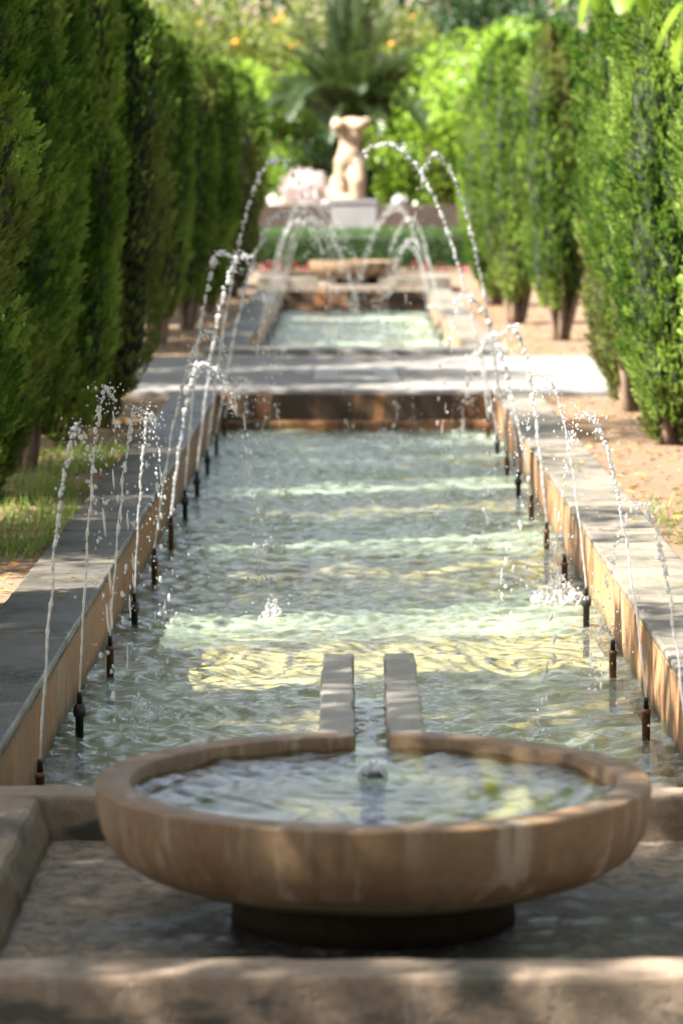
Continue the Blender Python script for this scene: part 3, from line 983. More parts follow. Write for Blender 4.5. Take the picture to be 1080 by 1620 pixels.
inb(link('back_wall', bm_mesh('back_wall', bm), bs, [M['basin']]))
bm = bmesh.new()
nx, ny = 90, 90
g = bmesh.ops.create_grid(bm, x_segments=nx, y_segments=ny, size=0.5)
for v in bm.verts:
    v.co = Vector((BL + 0.02 + (v.co.x + 0.5) * (BR - BL), 7.088 + (v.co.y + 0.5) * (8.945 - 7.088), 0))
    v.co.z = -0.122 + 0.006 * noise.noise(v.co * 6) + 0.004 * noise.noise(v.co * 22)
inb(link('floor', bm_mesh('floor', bm, True), bs, [M['basin_floor']]))

# far basin, raised
FB = 48.75
fb = empty('stone_basin', (BX, FB, -0.1), 'raised stone basin behind the far pool holding a second bowl', 'basin')
def inf(o):
    o.location = (-BX, -FB, 0.1); return o
bm = rough_box(-HW - CW, HW + CW, FY1, FY1 + 0.30, -0.5, 0.005, 0.012, 0.15, 0.004, 50)
inf(link('front_step', bm_mesh('front_step', bm), fb, [M['coping']]))
for (a, b_) in ((-HW - CW, -0.50), (0.50, HW + CW)):
    bm = rough_box(a, b_, FY1 + 0.304, FY1 + 0.52, -0.3, 0.17, 0.012, 0.15, 0.004, 51 + a)
    inf(link('front_wall', bm_mesh('front_wall', bm), fb, [M['coping']]))
for s in (-1, 1):
    xa, xb = sorted((s * 1.0, s * (HW + CW)))
    bm = rough_box(xa, xb, FY1 + 0.524, FY1 + 2.3, -0.3, 0.172, 0.012, 0.2, 0.004, 53 + s)
    inf(link('side_wall', bm_mesh('side_wall', bm), fb, [M['coping']]))
bm = rough_box(-HW - CW, HW + CW, FY1 + 2.304, FY1 + 2.55, -0.3, 0.17, 0.012, 0.2, 0.004, 56)
inf(link('back_wall', bm_mesh('back_wall', bm), fb, [M['coping']]))
bm = bmesh.new(); bm_box(bm, -0.998, 0.998, FY1 + 0.304, FY1 + 2.30, -0.1, 0.05)
inf(link('floor', bm_mesh('floor', bm), fb, [M['basin_floor']]))
build_bowl(BX - 0.0, FB, 0.17, 'distant sunlit stone bowl at the far end of the second pool', False)


# ---------------------------------------------------------------- foliage builders
def rand_rot_frames(dirs, rs):
    d = dirs / (np.linalg.norm(dirs, axis=1)[:, None] + 1e-9)
    r = rs.normal(size=d.shape)
    u = np.cross(d, r); u /= np.linalg.norm(u, axis=1)[:, None] + 1e-9
    w = np.cross(d, u)
    return u, d, w           # x, y(length), z


def place(tv, tf, P, U, Dd, W, S_):
    """copies of a template (tv, tf) at P with frames U, Dd, W and sizes S_"""
    n = len(P); m = len(tv)
    V = P[:, None, :] + S_[:, None, None] * (tv[None, :, 0, None] * U[:, None, :] + tv[None, :, 1, None] * Dd[:, None, :] + tv[None, :, 2, None] * W[:, None, :])
    Fx = tf[None, :, :] + (np.arange(n) * m)[:, None, None]
    return V.reshape(-1, 3), Fx.reshape(-1, tf.shape[1])


def spray_template(rs, n=10):
    """a flat feathery cypress spray of unit length, quads only"""
    V = []; Q = []
    def leaf(p, d, L, w, lift):
        d = np.array(d) / np.linalg.norm(d)
        s = np.array((-d[1], d[0], 0))
        b = len(V)
        V.extend([p, p + d * L * 0.45 + s * w + (0, 0, lift * 0.5), p + d * L + (0, 0, lift), p + d * L * 0.45 - s * w + (0, 0, lift * 0.3)])
        Q.append((b, b + 1, b + 2, b + 3))
    for k in range(n):
        t = k / (n - 1)
        sgn = 1 if k % 2 else -1
        a = sgn * rs.uniform(0.35, 0.85) * (1 - 0.5 * t)
        p = np.array((0.02 * sgn, t * 0.72, 0.06 * math.sin(t * 3)))
        leaf(p, (math.sin(a), math.cos(a), 0), rs.uniform(0.30, 0.46) * (1 - 0.25 * t), rs.uniform(0.045, 0.075), rs.uniform(-0.12, 0.12))
    leaf(np.array((0, 0.62, 0.0)), (0.02, 1, 0), 0.42, 0.06, 0.05)
    return np.array(V), np.array(Q)


def smooth3(P, seed, f):
    """cheap smooth 3D noise in 0..1 for numpy points"""
    rs = np.random.RandomState(seed)
    v = np.zeros(len(P))
    for k in range(7):
        kv = rs.normal(size=3) * f
        v += np.sin(P @ kv + rs.rand() * 6.28)
    return np.clip(0.5 + v / 6.0, 0, 1)


def cypress_mesh(seed, nspray=9500, brown_amt=0.5):
    rs = np.random.RandomState(seed)
    H = 3.15
    zs = np.array([0.12, 0.45, 0.9, 1.4, 2.0, 2.5, 2.9, 3.1, 3.25]); es = np.array([0.50, 0.66, 0.84, 0.97, 1.0, 0.95, 0.82, 0.62, 0.3])
    ns = 11
    stems = []
    for i in range(ns):
        th = 2 * math.pi * i / (ns - 1) + rs.uniform(-0.25, 0.25)
        off = 0.265 * rs.uniform(0.75, 1.18) if i < ns - 1 else 0.0
        stems.append((th, off, rs.uniform(0.115, 0.20), rs.uniform(0.10, 0.42), H * rs.uniform(0.9, 1.03), rs.uniform(-0.2, 0.2), rs.rand() * 6.28))
    def centre(st, z):
        th, off, r, zb, zt, tw, ph = st
        e = np.interp(z, zs, es)
        a = th + tw * z / 3 + 0.06 * np.sin(z * 4 + ph)
        return np.stack([np.cos(a) * off * e, np.sin(a) * off * e], -1)
    def radius(st, z):
        th, off, r, zb, zt, tw, ph = st
        t = np.clip((z - zb) / (zt - zb), 0, 1)
        body = np.clip(t / 0.12, 0.25, 1) ** 0.6 * np.clip((1 - t) / 0.16, 0, 1) ** 0.55
        return r * body * (1 + 0.20 * np.sin(z * 7 + ph) + 0.14 * np.sin(z * 15 + ph * 2)) * np.interp(z, zs, es) ** 0.5
    V = []; Q = []; tint = []; br = []; mi = []; nv = 0
    tpl = [spray_template(np.random.RandomState(seed * 7 + k)) for k in range(4)]
    per = nspray // (ns * 4)
    C_all = stems
    for si, st in enumerate(stems):
        for tv, tf in tpl:
            z = st[3] + (st[4] - st[3]) * rs.rand(per * 2) ** 0.95
            a = rs.rand(per * 2) * 6.28
            rr = radius(st, z) * (0.62 + 0.42 * rs.rand(per * 2) ** 0.6)
            c = centre(st, z)
            P = np.stack([c[:, 0] + np.cos(a) * rr, c[:, 1] + np.sin(a) * rr, z], -1)
            # keep what is not buried in the neighbouring stems
            inside = np.zeros(len(P), bool)
            for sj, s2 in enumerate(stems):
                if sj == si: continue
                c2 = centre(s2, z)
                inside |= (np.hypot(P[:, 0] - c2[:, 0], P[:, 1] - c2[:, 1]) < radius(s2, z) * 0.72) & (z < s2[4]) & (z > s2[3])
            P = P[~inside]; a = a[~inside]
            P = P[:per]; a = a[:per]
            out = np.stack([np.cos(a), np.sin(a), np.zeros(len(a))], -1)
            glob = P * np.array((1, 1, 0)); glob /= np.linalg.norm(glob, axis=1)[:, None] + 1e-6
            dirs = out * 0.55 + glob * 0.35 + np.array((0, 0, 1.05)) + rs.normal(size=P.shape) * 0.26
            U, Dd, W = rand_rot_frames(dirs, rs)
            S_ = rs.uniform(0.042, 0.088, len(P)) * np.where(rs.rand(len(P)) < 0.04, 1.7, 1.0)
            v, q = place(tv, tf, P, U, Dd, W, S_)
            nb = smooth3(P, seed + 5, 3.2)
            nb2 = smooth3(P * np.array((1, 1, 0.35)), seed + 9, 7.0)
            gap = np.clip((0.30 - np.abs(rr[~inside][:len(P)] / np.maximum(radius(st, P[:, 2]), 1e-3) - 0.62)) / 0.3, 0, 1)
            b = np.clip((nb * 0.6 + nb2 * 0.5 - 0.70) * 4.0, 0, 1) * brown_amt + (rs.rand(len(P)) < 0.02) * 0.7
            b = np.clip(b + 0.25 * np.clip((0.7 - P[:, 2]) / 0.5, 0, 1), 0, 1) * rs.uniform(0.5, 1.0, len(P))
            tt = np.clip(0.0 + 0.62 * smooth3(P, seed + 21, 5.0) ** 1.4 + rs.normal(size=len(P)) * 0.17, 0, 1)
            m = len(tv)
            V.append(v); Q.append(q + nv); nv += len(v)
            tint.append(np.repeat(tt, m)); br.append(np.repeat(b, m)); mi.append(np.zeros(len(q), int))
    # near-black green cores: lumpy stems inside the crown
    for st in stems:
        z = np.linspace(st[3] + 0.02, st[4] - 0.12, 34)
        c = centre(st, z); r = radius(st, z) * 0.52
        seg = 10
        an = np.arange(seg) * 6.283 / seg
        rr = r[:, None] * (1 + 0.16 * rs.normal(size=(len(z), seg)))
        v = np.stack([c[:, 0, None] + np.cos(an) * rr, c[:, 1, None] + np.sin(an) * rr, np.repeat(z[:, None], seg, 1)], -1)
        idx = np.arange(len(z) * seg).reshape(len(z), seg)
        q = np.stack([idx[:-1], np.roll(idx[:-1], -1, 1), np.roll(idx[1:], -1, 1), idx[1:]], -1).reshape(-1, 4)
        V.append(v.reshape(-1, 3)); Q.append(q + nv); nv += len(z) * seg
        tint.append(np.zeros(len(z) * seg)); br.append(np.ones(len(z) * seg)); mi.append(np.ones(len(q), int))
    me = arr_mesh('crown', np.concatenate(V), np.concatenate(Q), False, {'tint': np.concatenate(tint), 'brown': np.concatenate(br)}, np.concatenate(mi))
    # trunk of several stems rising from one base
    bm = bmesh.new()
    tube(bm, [(0, 0, -0.05), (0.0, 0.01, 0.1), (0.01, 0, 0.35), (0, 0, 1.2), (0, 0, 2.6)], [0.10, 0.075, 0.06, 0.045, 0.015], 10)
    for k in range(6):
        a = k * 1.05 + rs.uniform(-0.3, 0.3)
        q = rs.uniform(0.17, 0.24)
        tube(bm, [(0.04 * math.cos(a), 0.04 * math.sin(a), -0.04), (0.09 * math.cos(a), 0.09 * math.sin(a), 0.12), (0.62 * q * math.cos(a), 0.62 * q * math.sin(a), 0.34), (q * math.cos(a), q * math.sin(a), 0.75), (1.05 * q * math.cos(a), 1.05 * q * math.sin(a), 1.6)],
             [0.05, 0.04, 0.032, 0.026, 0.012], 8)
    for v in bm.verts:
        v.co += noise.noise_vector(v.co * Vector((14, 14, 3)) + Vector((seed, 0, 0))) * 0.022
    tm = bm_mesh('trunk', bm, True)
    me.materials.append(M['cypress']); me.materials.append(M['dark_core']); tm.materials.append(M['bark'])
    return me, tm


CY = [cypress_mesh(31, 21000, 0.35), cypress_mesh(47, 21000, 0.8), cypress_mesh(59, 21000, 0.25), cypress_mesh(73, 21000, 0.5), cypress_mesh(88, 21000, 0.35)]


def cypress(x, y, v, rz, sc, sz, label, lift=0.0):
    root = empty('cypress_tree', (x, y, -0.05), label, 'tree', 'clipped cypress trees lining the pools', rz)
    root.scale = (sc, sc, sz)
    c = bpy.data.objects.new('crown', CY[v][0]); COL.objects.link(c); c.parent = root; c.location = (0, 0, lift)
    t = bpy.data.objects.new('trunk', CY[v][1]); COL.objects.link(t); t.parent = root

LT = [
    (-2.00, 17.3, 0, 0.4, 1.02, 1.0, 'dark green cypress nearest the camera on the left', -0.15),
    (-1.90, 19.1, 1, 2.0, 0.86, 1.02, 'brownish thin cypress, second in the left row', 0.05),
    (-1.80, 20.7, 2, 4.1, 0.90, 0.99, 'dark cypress, third in the left row', -0.08),
    (-1.74, 22.4, 3, 3.3, 1.02, 1.03, 'green cypress, last of the left row before the path', -0.08),
    (-1.95, 33.4, 4, 1.3, 0.88, 0.97, 'dark cypress with bare trunks, first of the left row past the path', 0.16),
    (-1.80, 36.3, 1, 5.3, 0.80, 0.93, 'thin pale topped cypress, second of the left row past the path', 0.16),
    (-1.78, 40.6, 0, 0.9, 0.90, 1.0, 'broad dark cypress, third of the left row past the path'),
    (-1.72, 46.0, 3, 2.7, 1.2, 1.0, 'farthest dark cypress at the end of the left row'),
]
RT = [
    (2.16, 18.6, 2, 1.0, 1.0, 1.0, 'dark shaded cypress cut by the right frame edge'),
    (1.98, 21.0, 0, 2.2, 1.0, 1.02, 'pale sunlit cypress, second in the right row', -0.10),
    (1.98, 23.9, 3, 5.0, 1.02, 1.0, 'bright sunlit cypress, last of the right row before the path', -0.05),
    (2.08, 34.0, 1, 3.7, 0.88, 0.95, 'dark brownish cypress, first of the right row past the path', 0.16),
    (1.80, 37.8, 4, 0.2, 0.98, 0.96, 'yellow green cypress, second of the right row past the path', 0.16),
    (1.78, 43.0, 2, 4.4, 1.05, 0.93, 'farthest cypress at the end of the right row'),
]
for a in LT: cypress(*a)
for a in RT: cypress(*a)
# the left row goes on towards the camera, outside the frame, and shades the near pool
for (x, y, v, rz, sc, sz, w) in ((-1.95, 15.0, 1, 1.1, 1.0, 0.98, 'cypress just outside the frame, nearest the sunlit grass'),
                                 (-1.95, 12.6, 2, 2.9, 1.0, 1.0, 'cypress outside the frame beside the near pool'),
                                 (-1.95, 11.0, 0, 5.9, 1.0, 1.0, 'cypress outside the frame beside the near bowl end')):
    cypress(x, y, v, rz, sc, sz, w)


def leaf_tpl(kind):
    if kind == 'broad':     # pointed oval leaf folded along the midrib
        v = np.array([(0, 0, 0), (0.20, 0.30, 0.05), (0.22, 0.55, 0.06), (0, 1.0, -0.06), (0, 0.5, 0.0), (-0.20, 0.30, 0.05), (-0.22, 0.55, 0.06)], float)
        f = np.array([(0, 1, 2, 4), (4, 2, 3, 3), (0, 4, 6, 5), (4, 3, 6, 6)])
        # quads only
        f = np.array([(0, 1, 2, 4), (0, 4, 6, 5)]); 
        v2 = np.array([(0, 0, 0), (0.22, 0.42, 0.07), (0, 1.0, -0.05), (-0.22, 0.42, 0.07)], float)
        return v2, np.array([(0, 1, 2, 3)])
LEAF = leaf_tpl('broad')


def leaf_cloud(name, centres, radii, n, size, seed, droop=-0.2, mats=(), flat=1.0, tint_f=1.2):
    rs = np.random.RandomState(seed)
    C = np.asarray(centres, float); Rr = np.asarray(radii, float)
    wgt = Rr ** 2; wgt = wgt / wgt.sum()
    k = rs.choice(len(C), n, p=wgt)
    d = rs.normal(size=(n, 3)); d /= np.linalg.norm(d, axis=1)[:, None]
    P = C[k] + d * (Rr[k] * (0.55 + 0.5 * rs.rand(n) ** 0.7))[:, None] * np.array((1, 1, flat))
    dirs = d * 0.7 + rs.normal(size=(n, 3)) * 0.55 + np.array((0, 0, droop))
    U, Dd, W = rand_rot_frames(dirs, rs)
    v, q = place(LEAF[0], LEAF[1], P, U, Dd, W, rs.uniform(size * 0.65, size * 1.3, n))
    tt = np.clip(0.1 + 0.6 * smooth3(P, seed + 3, tint_f) + rs.normal(size=n) * 0.2, 0, 1)
    me = arr_mesh(name, v, q, False, {'tint': np.repeat(tt, 4), 'brown': np.repeat((rs.rand(n) < 0.03) * 0.8, 4)})
    for m in mats: me.materials.append(m)
    return me


def tree(x, y, h, rad, mat, bark, label, seed, leaves=9000, size=0.13, clear=0.35, fruit=0, name='broadleaf_tree', nclump=46, cat='tree', group='trees closing the view behind the statue', lean=0.0, fruit_r=0.045):
    rs = np.random.RandomState(seed)
    root = empty(name, (x, y, -0.05), label, cat, group)
    cz = h * (clear + (1 - clear) / 2); rz = h * (1 - clear) / 2
    cs, rr = [], []
    for k in range(nclump):
        d = rs.normal(size=3); d /= np.linalg.norm(d)
        q = rs.rand() ** 0.45 * 0.82
        cs.append((d[0] * rad * q + lean, d[1] * rad * q, cz + d[2] * rz * q)); rr.append(rad * rs.uniform(0.20, 0.36))
    bm = bmesh.new()
    fork = h * clear * 0.9
    tube(bm, [(0, 0, -0.1), (0.03 * h / 5, 0, fork * 0.5), (lean * 0.4, 0.02, fork), (lean * 0.7, 0, cz)], [0.055 * h ** 0.8 * 0.55, 0.042 * h ** 0.8 * 0.55, 0.036 * h ** 0.8 * 0.55, 0.015 * h ** 0.8 * 0.5], 10)
    for k in range(0, nclump, 3):
        c = Vector(cs[k]); f = Vector((lean * 0.4, 0.02, fork * rs.uniform(0.85, 1.25)))
        m = f.lerp(c, 0.5) + Vector(rs.normal(size=3) * 0.08 * rad)
        tube(bm, [f, m, c], [0.018 * h ** 0.7, 0.011 * h ** 0.7, 0.004 * h ** 0.7], 6)
    link('trunk', bm_mesh('trunk', bm, True), root, [bark])
    link('crown', leaf_cloud('crown', cs, rr, leaves, size, seed, mats=(mat,)), root)
    if fruit:
        s0 = None
        for k in range(fruit):
            i = rs.randint(nclump)
            d = rs.normal(size=3); d[1] = -abs(d[1]); d /= np.linalg.norm(d)
            p = np.array(cs[i]) + d * rr[i] * 1.0
            if s0 is None:
                bm = bmesh.new(); bmesh.ops.create_icosphere(bm, subdivisions=2, radius=fruit_r)
                for v in bm.verts:
                    v.co.z *= 0.93
                s0 = bm_mesh('orange', bm, True); s0.materials.append(M['orange'])
            o = bpy.data.objects.new('orange', s0); COL.objects.link(o); o.parent = root; o.location = p
    return root


# ---------------------------------------------------------------- the far end: hedge, flowers, statue, palm, trees
rs = np.random.RandomState(5)
hg = empty('box_hedge', (0.1, 57.6, -0.05), 'low dark clipped hedge below the statue', 'hedge')
n = 16000
P = np.stack([rs.uniform(-1.95, 2.2, n), rs.uniform(-0.35, 0.35, n), rs.uniform(0.03, 0.70, n)], -1)
face = rs.randint(0, 3, n)
P[face == 0, 1] = -0.35 + rs.normal(size=(face == 0).sum()) * 0.03
P[face == 1, 2] = 0.70 + rs.normal(size=(face == 1).sum()) * 0.03
U, Dd, W = rand_rot_frames(rs.normal(size=(n, 3)) + np.array((0, -0.3, 0.6)), rs)
v, q = place(LEAF[0], LEAF[1], P, U, Dd, W, rs.uniform(0.03, 0.06, n))
me = arr_mesh('foliage', v, q, False, {'tint': np.repeat(rs.rand(n), 4), 'brown': np.zeros(n * 4)})
link('foliage', me, hg, [M['box']])
bm = bmesh.new()
for k in range(14):
    xx = -1.85 + k * 0.3
    tube(bm, [(xx, 0, -0.05), (xx + 0.03, 0, 0.3), (xx - 0.02, 0.02, 0.6)], [0.018, 0.014, 0.006], 6)
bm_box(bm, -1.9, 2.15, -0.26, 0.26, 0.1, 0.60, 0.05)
link('stem', bm_mesh('stem', bm), hg, [M['dark_core']])

n = 140
P = np.stack([rs.uniform(-2.1, 2.4, n), 57.1 + rs.uniform(-0.12, 0.12, n), rs.uniform(-0.02, 0.14, n)], -1)
P = P[(P[:, 0] < -0.65) | (P[:, 0] > 0.85)]
n = len(P)
U, Dd, W = rand_rot_frames(rs.normal(size=(n, 3)) + np.array((0, -0.5, 0.8)), rs)
v, q = place(LEAF[0] * np.array((2.0, 1, 1)), LEAF[1], P, U, Dd, W, rs.uniform(0.03, 0.06, n))
me = arr_mesh('bedding_flowers', v, q, False, {'tint': np.repeat(rs.rand(n), 4), 'brown': np.zeros(n * 4)})
tag(link('bedding_flowers', me, None, [M['pinkflower']]), 'strip of red and pink bedding flowers along the hedge foot', 'flowers', kind='stuff')

# pedestal and statue
PX = at(560, 300, 62).x
pd = empty('statue_pedestal', (PX, 62, -0.05), 'plain grey square pedestal carrying the torso statue', 'pedestal')
bm = rough_box(-0.41, 0.41, -0.4, 0.4, 0.0, 1.14, 0.012, 0.2, 0.004, 60)
link('block', bm_mesh('block', bm), pd, [M['pedestal']])
bm = rough_box(-0.43, 0.43, -0.42, 0.42, 1.142, 1.21, 0.014, 0.2, 0.003, 61)
link('cap', bm_mesh('cap', bm), pd, [M['pedestal']])


def statue():
    # a broken female torso: flat cut at the shoulders, no head or arms, kneeling on one cut thigh
    bm = bmesh.new()
    def ell(c, r, rot=None):
        res = bmesh.ops.create_icosphere(bm, subdivisions=3, radius=1.0)
        mt = Matrix.Translation(Vector(c)) @ (rot if rot else Matrix()) @ Matrix.Diagonal((*r, 1))
        bmesh.ops.transform(bm, matrix=mt, verts=res['verts'])
    def limb(pts, rads):
        for i in range(len(pts) - 1):
            a, b_ = Vector(pts[i]), Vector(pts[i + 1])
            n = 9
            for k in range(n + 1):
                t = k / n
                r = rads[i] * (1 - t) + rads[i + 1] * t
                ell(a.lerp(b_, t), (r, r * 0.95, r))
    # chest, waist, belly, hips
    ell((0.02, 0.02, 1.36), (0.25, 0.15, 0.16))
    ell((0.01, 0.02, 1.18), (0.215, 0.145, 0.19))
    ell((-0.01, 0.02, 1.00), (0.18, 0.13, 0.18))
    ell((-0.02, 0.0, 0.86), (0.20, 0.14, 0.15))
    ell((-0.03, 0.0, 0.70), (0.245, 0.17, 0.18))
    ell((-0.07, -0.06, 0.76), (0.14, 0.12, 0.15))
    # shoulder stumps and breasts
    ell((-0.235, 0.0, 1.42), (0.085, 0.11, 0.10)); ell((0.265, 0.0, 1.42), (0.085, 0.11, 0.10))
    ell((-0.19, -0.13, 1.37), (0.125, 0.12, 0.12)); ell((0.18, -0.13, 1.38), (0.125, 0.12, 0.12))
    # thighs: one forward and down, one back to the side
    limb([(0.09, 0.0, 0.62), (0.13, -0.10, 0.34), (0.13, -0.06, 0.0)], [0.165, 0.15, 0.12])
    limb([(-0.12, 0.03, 0.62), (-0.15, 0.05, 0.32), (-0.14, 0.06, 0.0)], [0.155, 0.13, 0.11])
    ell((-0.30, 0.08, 0.10), (0.11, 0.10, 0.14)); ell((-0.27, 0.10, 0.28), (0.09, 0.10, 0.18))
    ell((0.0, 0.06, 0.03), (0.34, 0.20, 0.06))
    for v in bm.verts:            # flat breaks at the top and the base
        v.co.z = min(v.co.z, 1.545 + 0.02 * v.co.x)
        v.co.z = max(v.co.z, 0.0)
    me = bm_mesh('torso', bm, True)
    o = link('torso_statue', me, None, [M['marble']])
    rm = o.modifiers.new('remesh', 'REMESH'); rm.mode = 'VOXEL'; rm.voxel_size = 0.022
    sm = o.modifiers.new('smooth', 'SMOOTH'); sm.factor = 0.5; sm.iterations = 4
    bpy.context.view_layer.update()
    dg = bpy.context.evaluated_depsgraph_get()
    nm = bpy.data.meshes.new_from_object(o.evaluated_get(dg))
    o.modifiers.clear(); o.data = nm
    nm.polygons.foreach_set('use_smooth', np.ones(len(nm.polygons), dtype=bool))
    o.location = (PX - 0.07, 62, 1.162)
    o.rotation_euler = (0, 0, R(-6)); o.scale = (1.10, 1.05, 1.0)
    return tag(o, 'pale headless and armless female torso statue standing on a grey pedestal', 'statue')
statue()

bm = rough_box(-9, 9, 63.2, 63.55, -0.1, 1.05, 0.02, 0.4, 0.01, 70)
tag(link('retaining_wall', bm_mesh('retaining_wall', bm), None, [M['darkwall']]), 'low dark brown stone wall running behind the pedestal', 'wall')


def shrub(x, y, z, w, h, mat, label, seed, n, size, cat='shrub', name='shrub'):
    rs = np.random.RandomState(seed)
    root = empty(name, (x, y, z), label, cat)
    cs = [(rs.uniform(-w, w) * 0.6, rs.uniform(-w, w) * 0.5, h * rs.uniform(0.3, 0.75)) for k in range(12)]
    link('foliage', leaf_cloud('foliage', cs, [w * rs.uniform(0.3, 0.5) for k in cs], n, size, seed, mats=(mat,), droop=0.2), root)
    bm = bmesh.new()
    for c in cs[:7]:
        tube(bm, [(0, 0, -0.05), (c[0] * 0.5, c[1] * 0.5, c[2] * 0.5), c], [0.02, 0.014, 0.006], 6)
    link('stem', bm_mesh('stem', bm), root, [M['bark_dark']])
    return root
shrub(at(480, 300, 66).x, 66, 0.9, 0.62, 0.85, M['paleflower'], 'pale pink flowering shrub glaring in the sun left of the statue', 81, 1500, 0.09)
shrub(at(432, 325, 65).x, 64.8, 0.75, 0.2, 0.5, M['paleflower'], 'small pale pink flowering shrub at the left end of the low wall', 82, 260, 0.07)
shrub(at(628, 285, 66).x, 66, 0.75, 0.42, 1.0, M['citrus'], 'bright green shrub right of the statue', 83, 900, 0.13)


def boulder(px, py, d, r, label, seed):
    p = at(px, py, d)
    bm = bmesh.new(); bmesh.ops.create_icosphere(bm, subdivisions=4, radius=r)
    for v in bm.verts:
        v.co = v.co * (1 + 0.35 * noise.noise(v.co * 4 / r * 0.35 + Vector((seed, 0, 0)))) + noise.noise_vector(v.co * 12) * r * 0.06
        v.co.z *= 0.7
    o = link('boulder', bm_mesh('boulder', bm, True), None, [M['pedestal']])
    o.location = (p.x, d, 1.05 + r * 0.45)
    tag(o, label, 'rock')
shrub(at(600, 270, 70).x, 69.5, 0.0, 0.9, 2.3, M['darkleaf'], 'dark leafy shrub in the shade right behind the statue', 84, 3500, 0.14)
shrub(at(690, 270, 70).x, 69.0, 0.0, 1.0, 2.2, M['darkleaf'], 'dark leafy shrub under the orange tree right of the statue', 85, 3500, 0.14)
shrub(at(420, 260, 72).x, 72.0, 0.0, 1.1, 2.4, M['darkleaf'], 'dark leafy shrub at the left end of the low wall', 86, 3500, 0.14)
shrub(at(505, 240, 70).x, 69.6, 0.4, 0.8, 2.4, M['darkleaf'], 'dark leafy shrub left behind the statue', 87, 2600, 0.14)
boulder(632, 322, 63.4, 0.16, 'pale sunlit rock on the low wall right of the pedestal', 1)
boulder(518, 322, 63.4, 0.10, 'pale sunlit rock on the low wall beside the pedestal left edge', 2)

# palm
def frond_mesh(seed, L=3.6, arch=1.0):
    rs = np.random.RandomState(seed)
    n = 60
    t = np.linspace(0, 1, n)
    # rachis in the xz plane: starts up, arches out and down
    ang = R(88) - arch * t ** 1.25 * R(120)
    dx = np.cos(ang); dz = np.sin(ang)
    ds = L / n
    X = np.cumsum(dx) * ds; Z = np.cumsum(dz) * ds
    bm = bmesh.new()
    tube(bm, [(X[i], 0, Z[i]) for i in range(0, n, 3)], [0.035 * (1 - 0.85 * t[i]) for i in range(0, n, 3)], 6)
    for i in range(5, n):
        tv = Vector((dx[i], 0, dz[i])); nv = Vector((-dz[i], 0, dx[i]))
        ll = 0.55 * math.sin(math.pi * (0.12 + 0.86 * t[i])) ** 0.7 * rs.uniform(0.85, 1.1)
        for s in (-1, 1):
            for rep in range(2):
                p = Vector((X[i], 0, Z[i])) + tv * ds * 0.5 * rep
                d = (tv * 0.75 + Vector((0, s, 0)) * 0.75 + nv * rs.uniform(0.0, 0.5)).normalized()
                w = tv.cross(d).cross(d).normalized() * 0.018
                e = p + d * ll + Vector((0, 0, -0.12 * ll))
                m = p + d * ll * 0.5
                vs = [bm.verts.new(p), bm.verts.new(m + w), bm.verts.new(e), bm.verts.new(m - w)]
                bm.faces.new(vs)
    me = bm_mesh('frond', bm)
    a = me.attributes.new('tint', 'FLOAT', 'POINT')
    a.data.foreach_set('value', (rs.rand() * 0.5 + rs.rand(len(me.vertices)) * 0.5).astype(np.float32))
    me.attributes.new('brown', 'FLOAT', 'POINT')
    me.materials.append(M['palm'])
    return me
FR = [frond_mesh(1, 4.0, 0.22), frond_mesh(2, 3.9, 0.70), frond_mesh(3, 3.7, 0.98), frond_mesh(4, 3.7, 1.25)]
pm = empty('palm_tree', (at(552, 200, 67.5).x, 67.5, -0.05), 'dark palm with arching fronds behind the statue', 'tree')
bm = bmesh.new()
tube(bm, [(0, 0, -0.1), (0, 0, 0.6), (0.02, 0, 1.1), (0, 0, 1.65)], [0.34, 0.30, 0.30, 0.22], 14)
for v in bm.verts: v.co += noise.noise_vector(v.co * 9) * 0.06
link('trunk', bm_mesh('trunk', bm), pm, [M['bark_dark']])
rs = np.random.RandomState(9)
for k in range(64):
    i = k % 4
    o = bpy.data.objects.new('frond', FR[i]); COL.objects.link(o); o.parent = pm
    o.location = (0, 0, 1.55); o.rotation_euler = (rs.normal() * 0.08, rs.normal() * 0.08, k * 2.39996)
    s = rs.uniform(0.85, 1.1); o.scale = (s, s, s)

tree(at(345, 60, 60).x - 0.2, 59.5, 3.9, 1.35, M['citrus'], M['bark_dark'], 'bright yellow green rounded tree rising behind the end of the left row', 201, 9000, 0.12, 0.30)
tree(at(470, 60, 78).x, 78, 6.2, 2.1, M['olive'], M['bark_dark'], 'olive green orange tree dotted with fruit left of the palm', 202, 9000, 0.16, 0.22, 44, 'orange_tree', fruit_r=0.062)
tree(at(690, 160, 66).x, 66.5, 4.3, 1.55, M['citrus'], M['bark_dark'], 'bright green orange tree with a single fruit right of the palm', 203, 9000, 0.15, 0.22, 3, 'orange_tree')
tree(at(800, 80, 63).x, 62, 4.6, 1.6, M['citrus'], M['bark_dark'], 'bright green tree rising behind the right row', 204, 9000, 0.13, 0.3)
tree(at(620, 40, 80).x, 80, 6.0, 1.8, M['olive'], M['bark_dark'], 'yellow dotted orange tree at the top above the palm', 205, 9000, 0.16, 0.3, 44, 'orange_tree', fruit_r=0.062)
tree(at(760, 60, 84).x, 84, 7.5, 2.6, M['darkleaf'], M['bark_dark'], 'very dark tall tree at the top right of the middle', 206, 9000, 0.2, 0.2)
tree(at(330, 30, 72).x - 0.5, 74, 6.5, 2.0, M['olive'], M['bark_dark'], 'tree with leaning dark bare limbs at the upper left', 207, 4200, 0.17, 0.35, 8, 'orange_tree', lean=0.5, fruit_r=0.07)
tree(at(230, 60, 66).x, 66, 5.2, 1.8, M['olive'], M['bark_dark'], 'olive green tree half hidden behind the left row', 208, 7000, 0.15, 0.25)
tree(at(930, 40, 64).x, 66, 5.4, 1.9, M['darkleaf'], M['bark_dark'], 'dark tree half hidden behind the right row', 209, 8000, 0.16, 0.2)
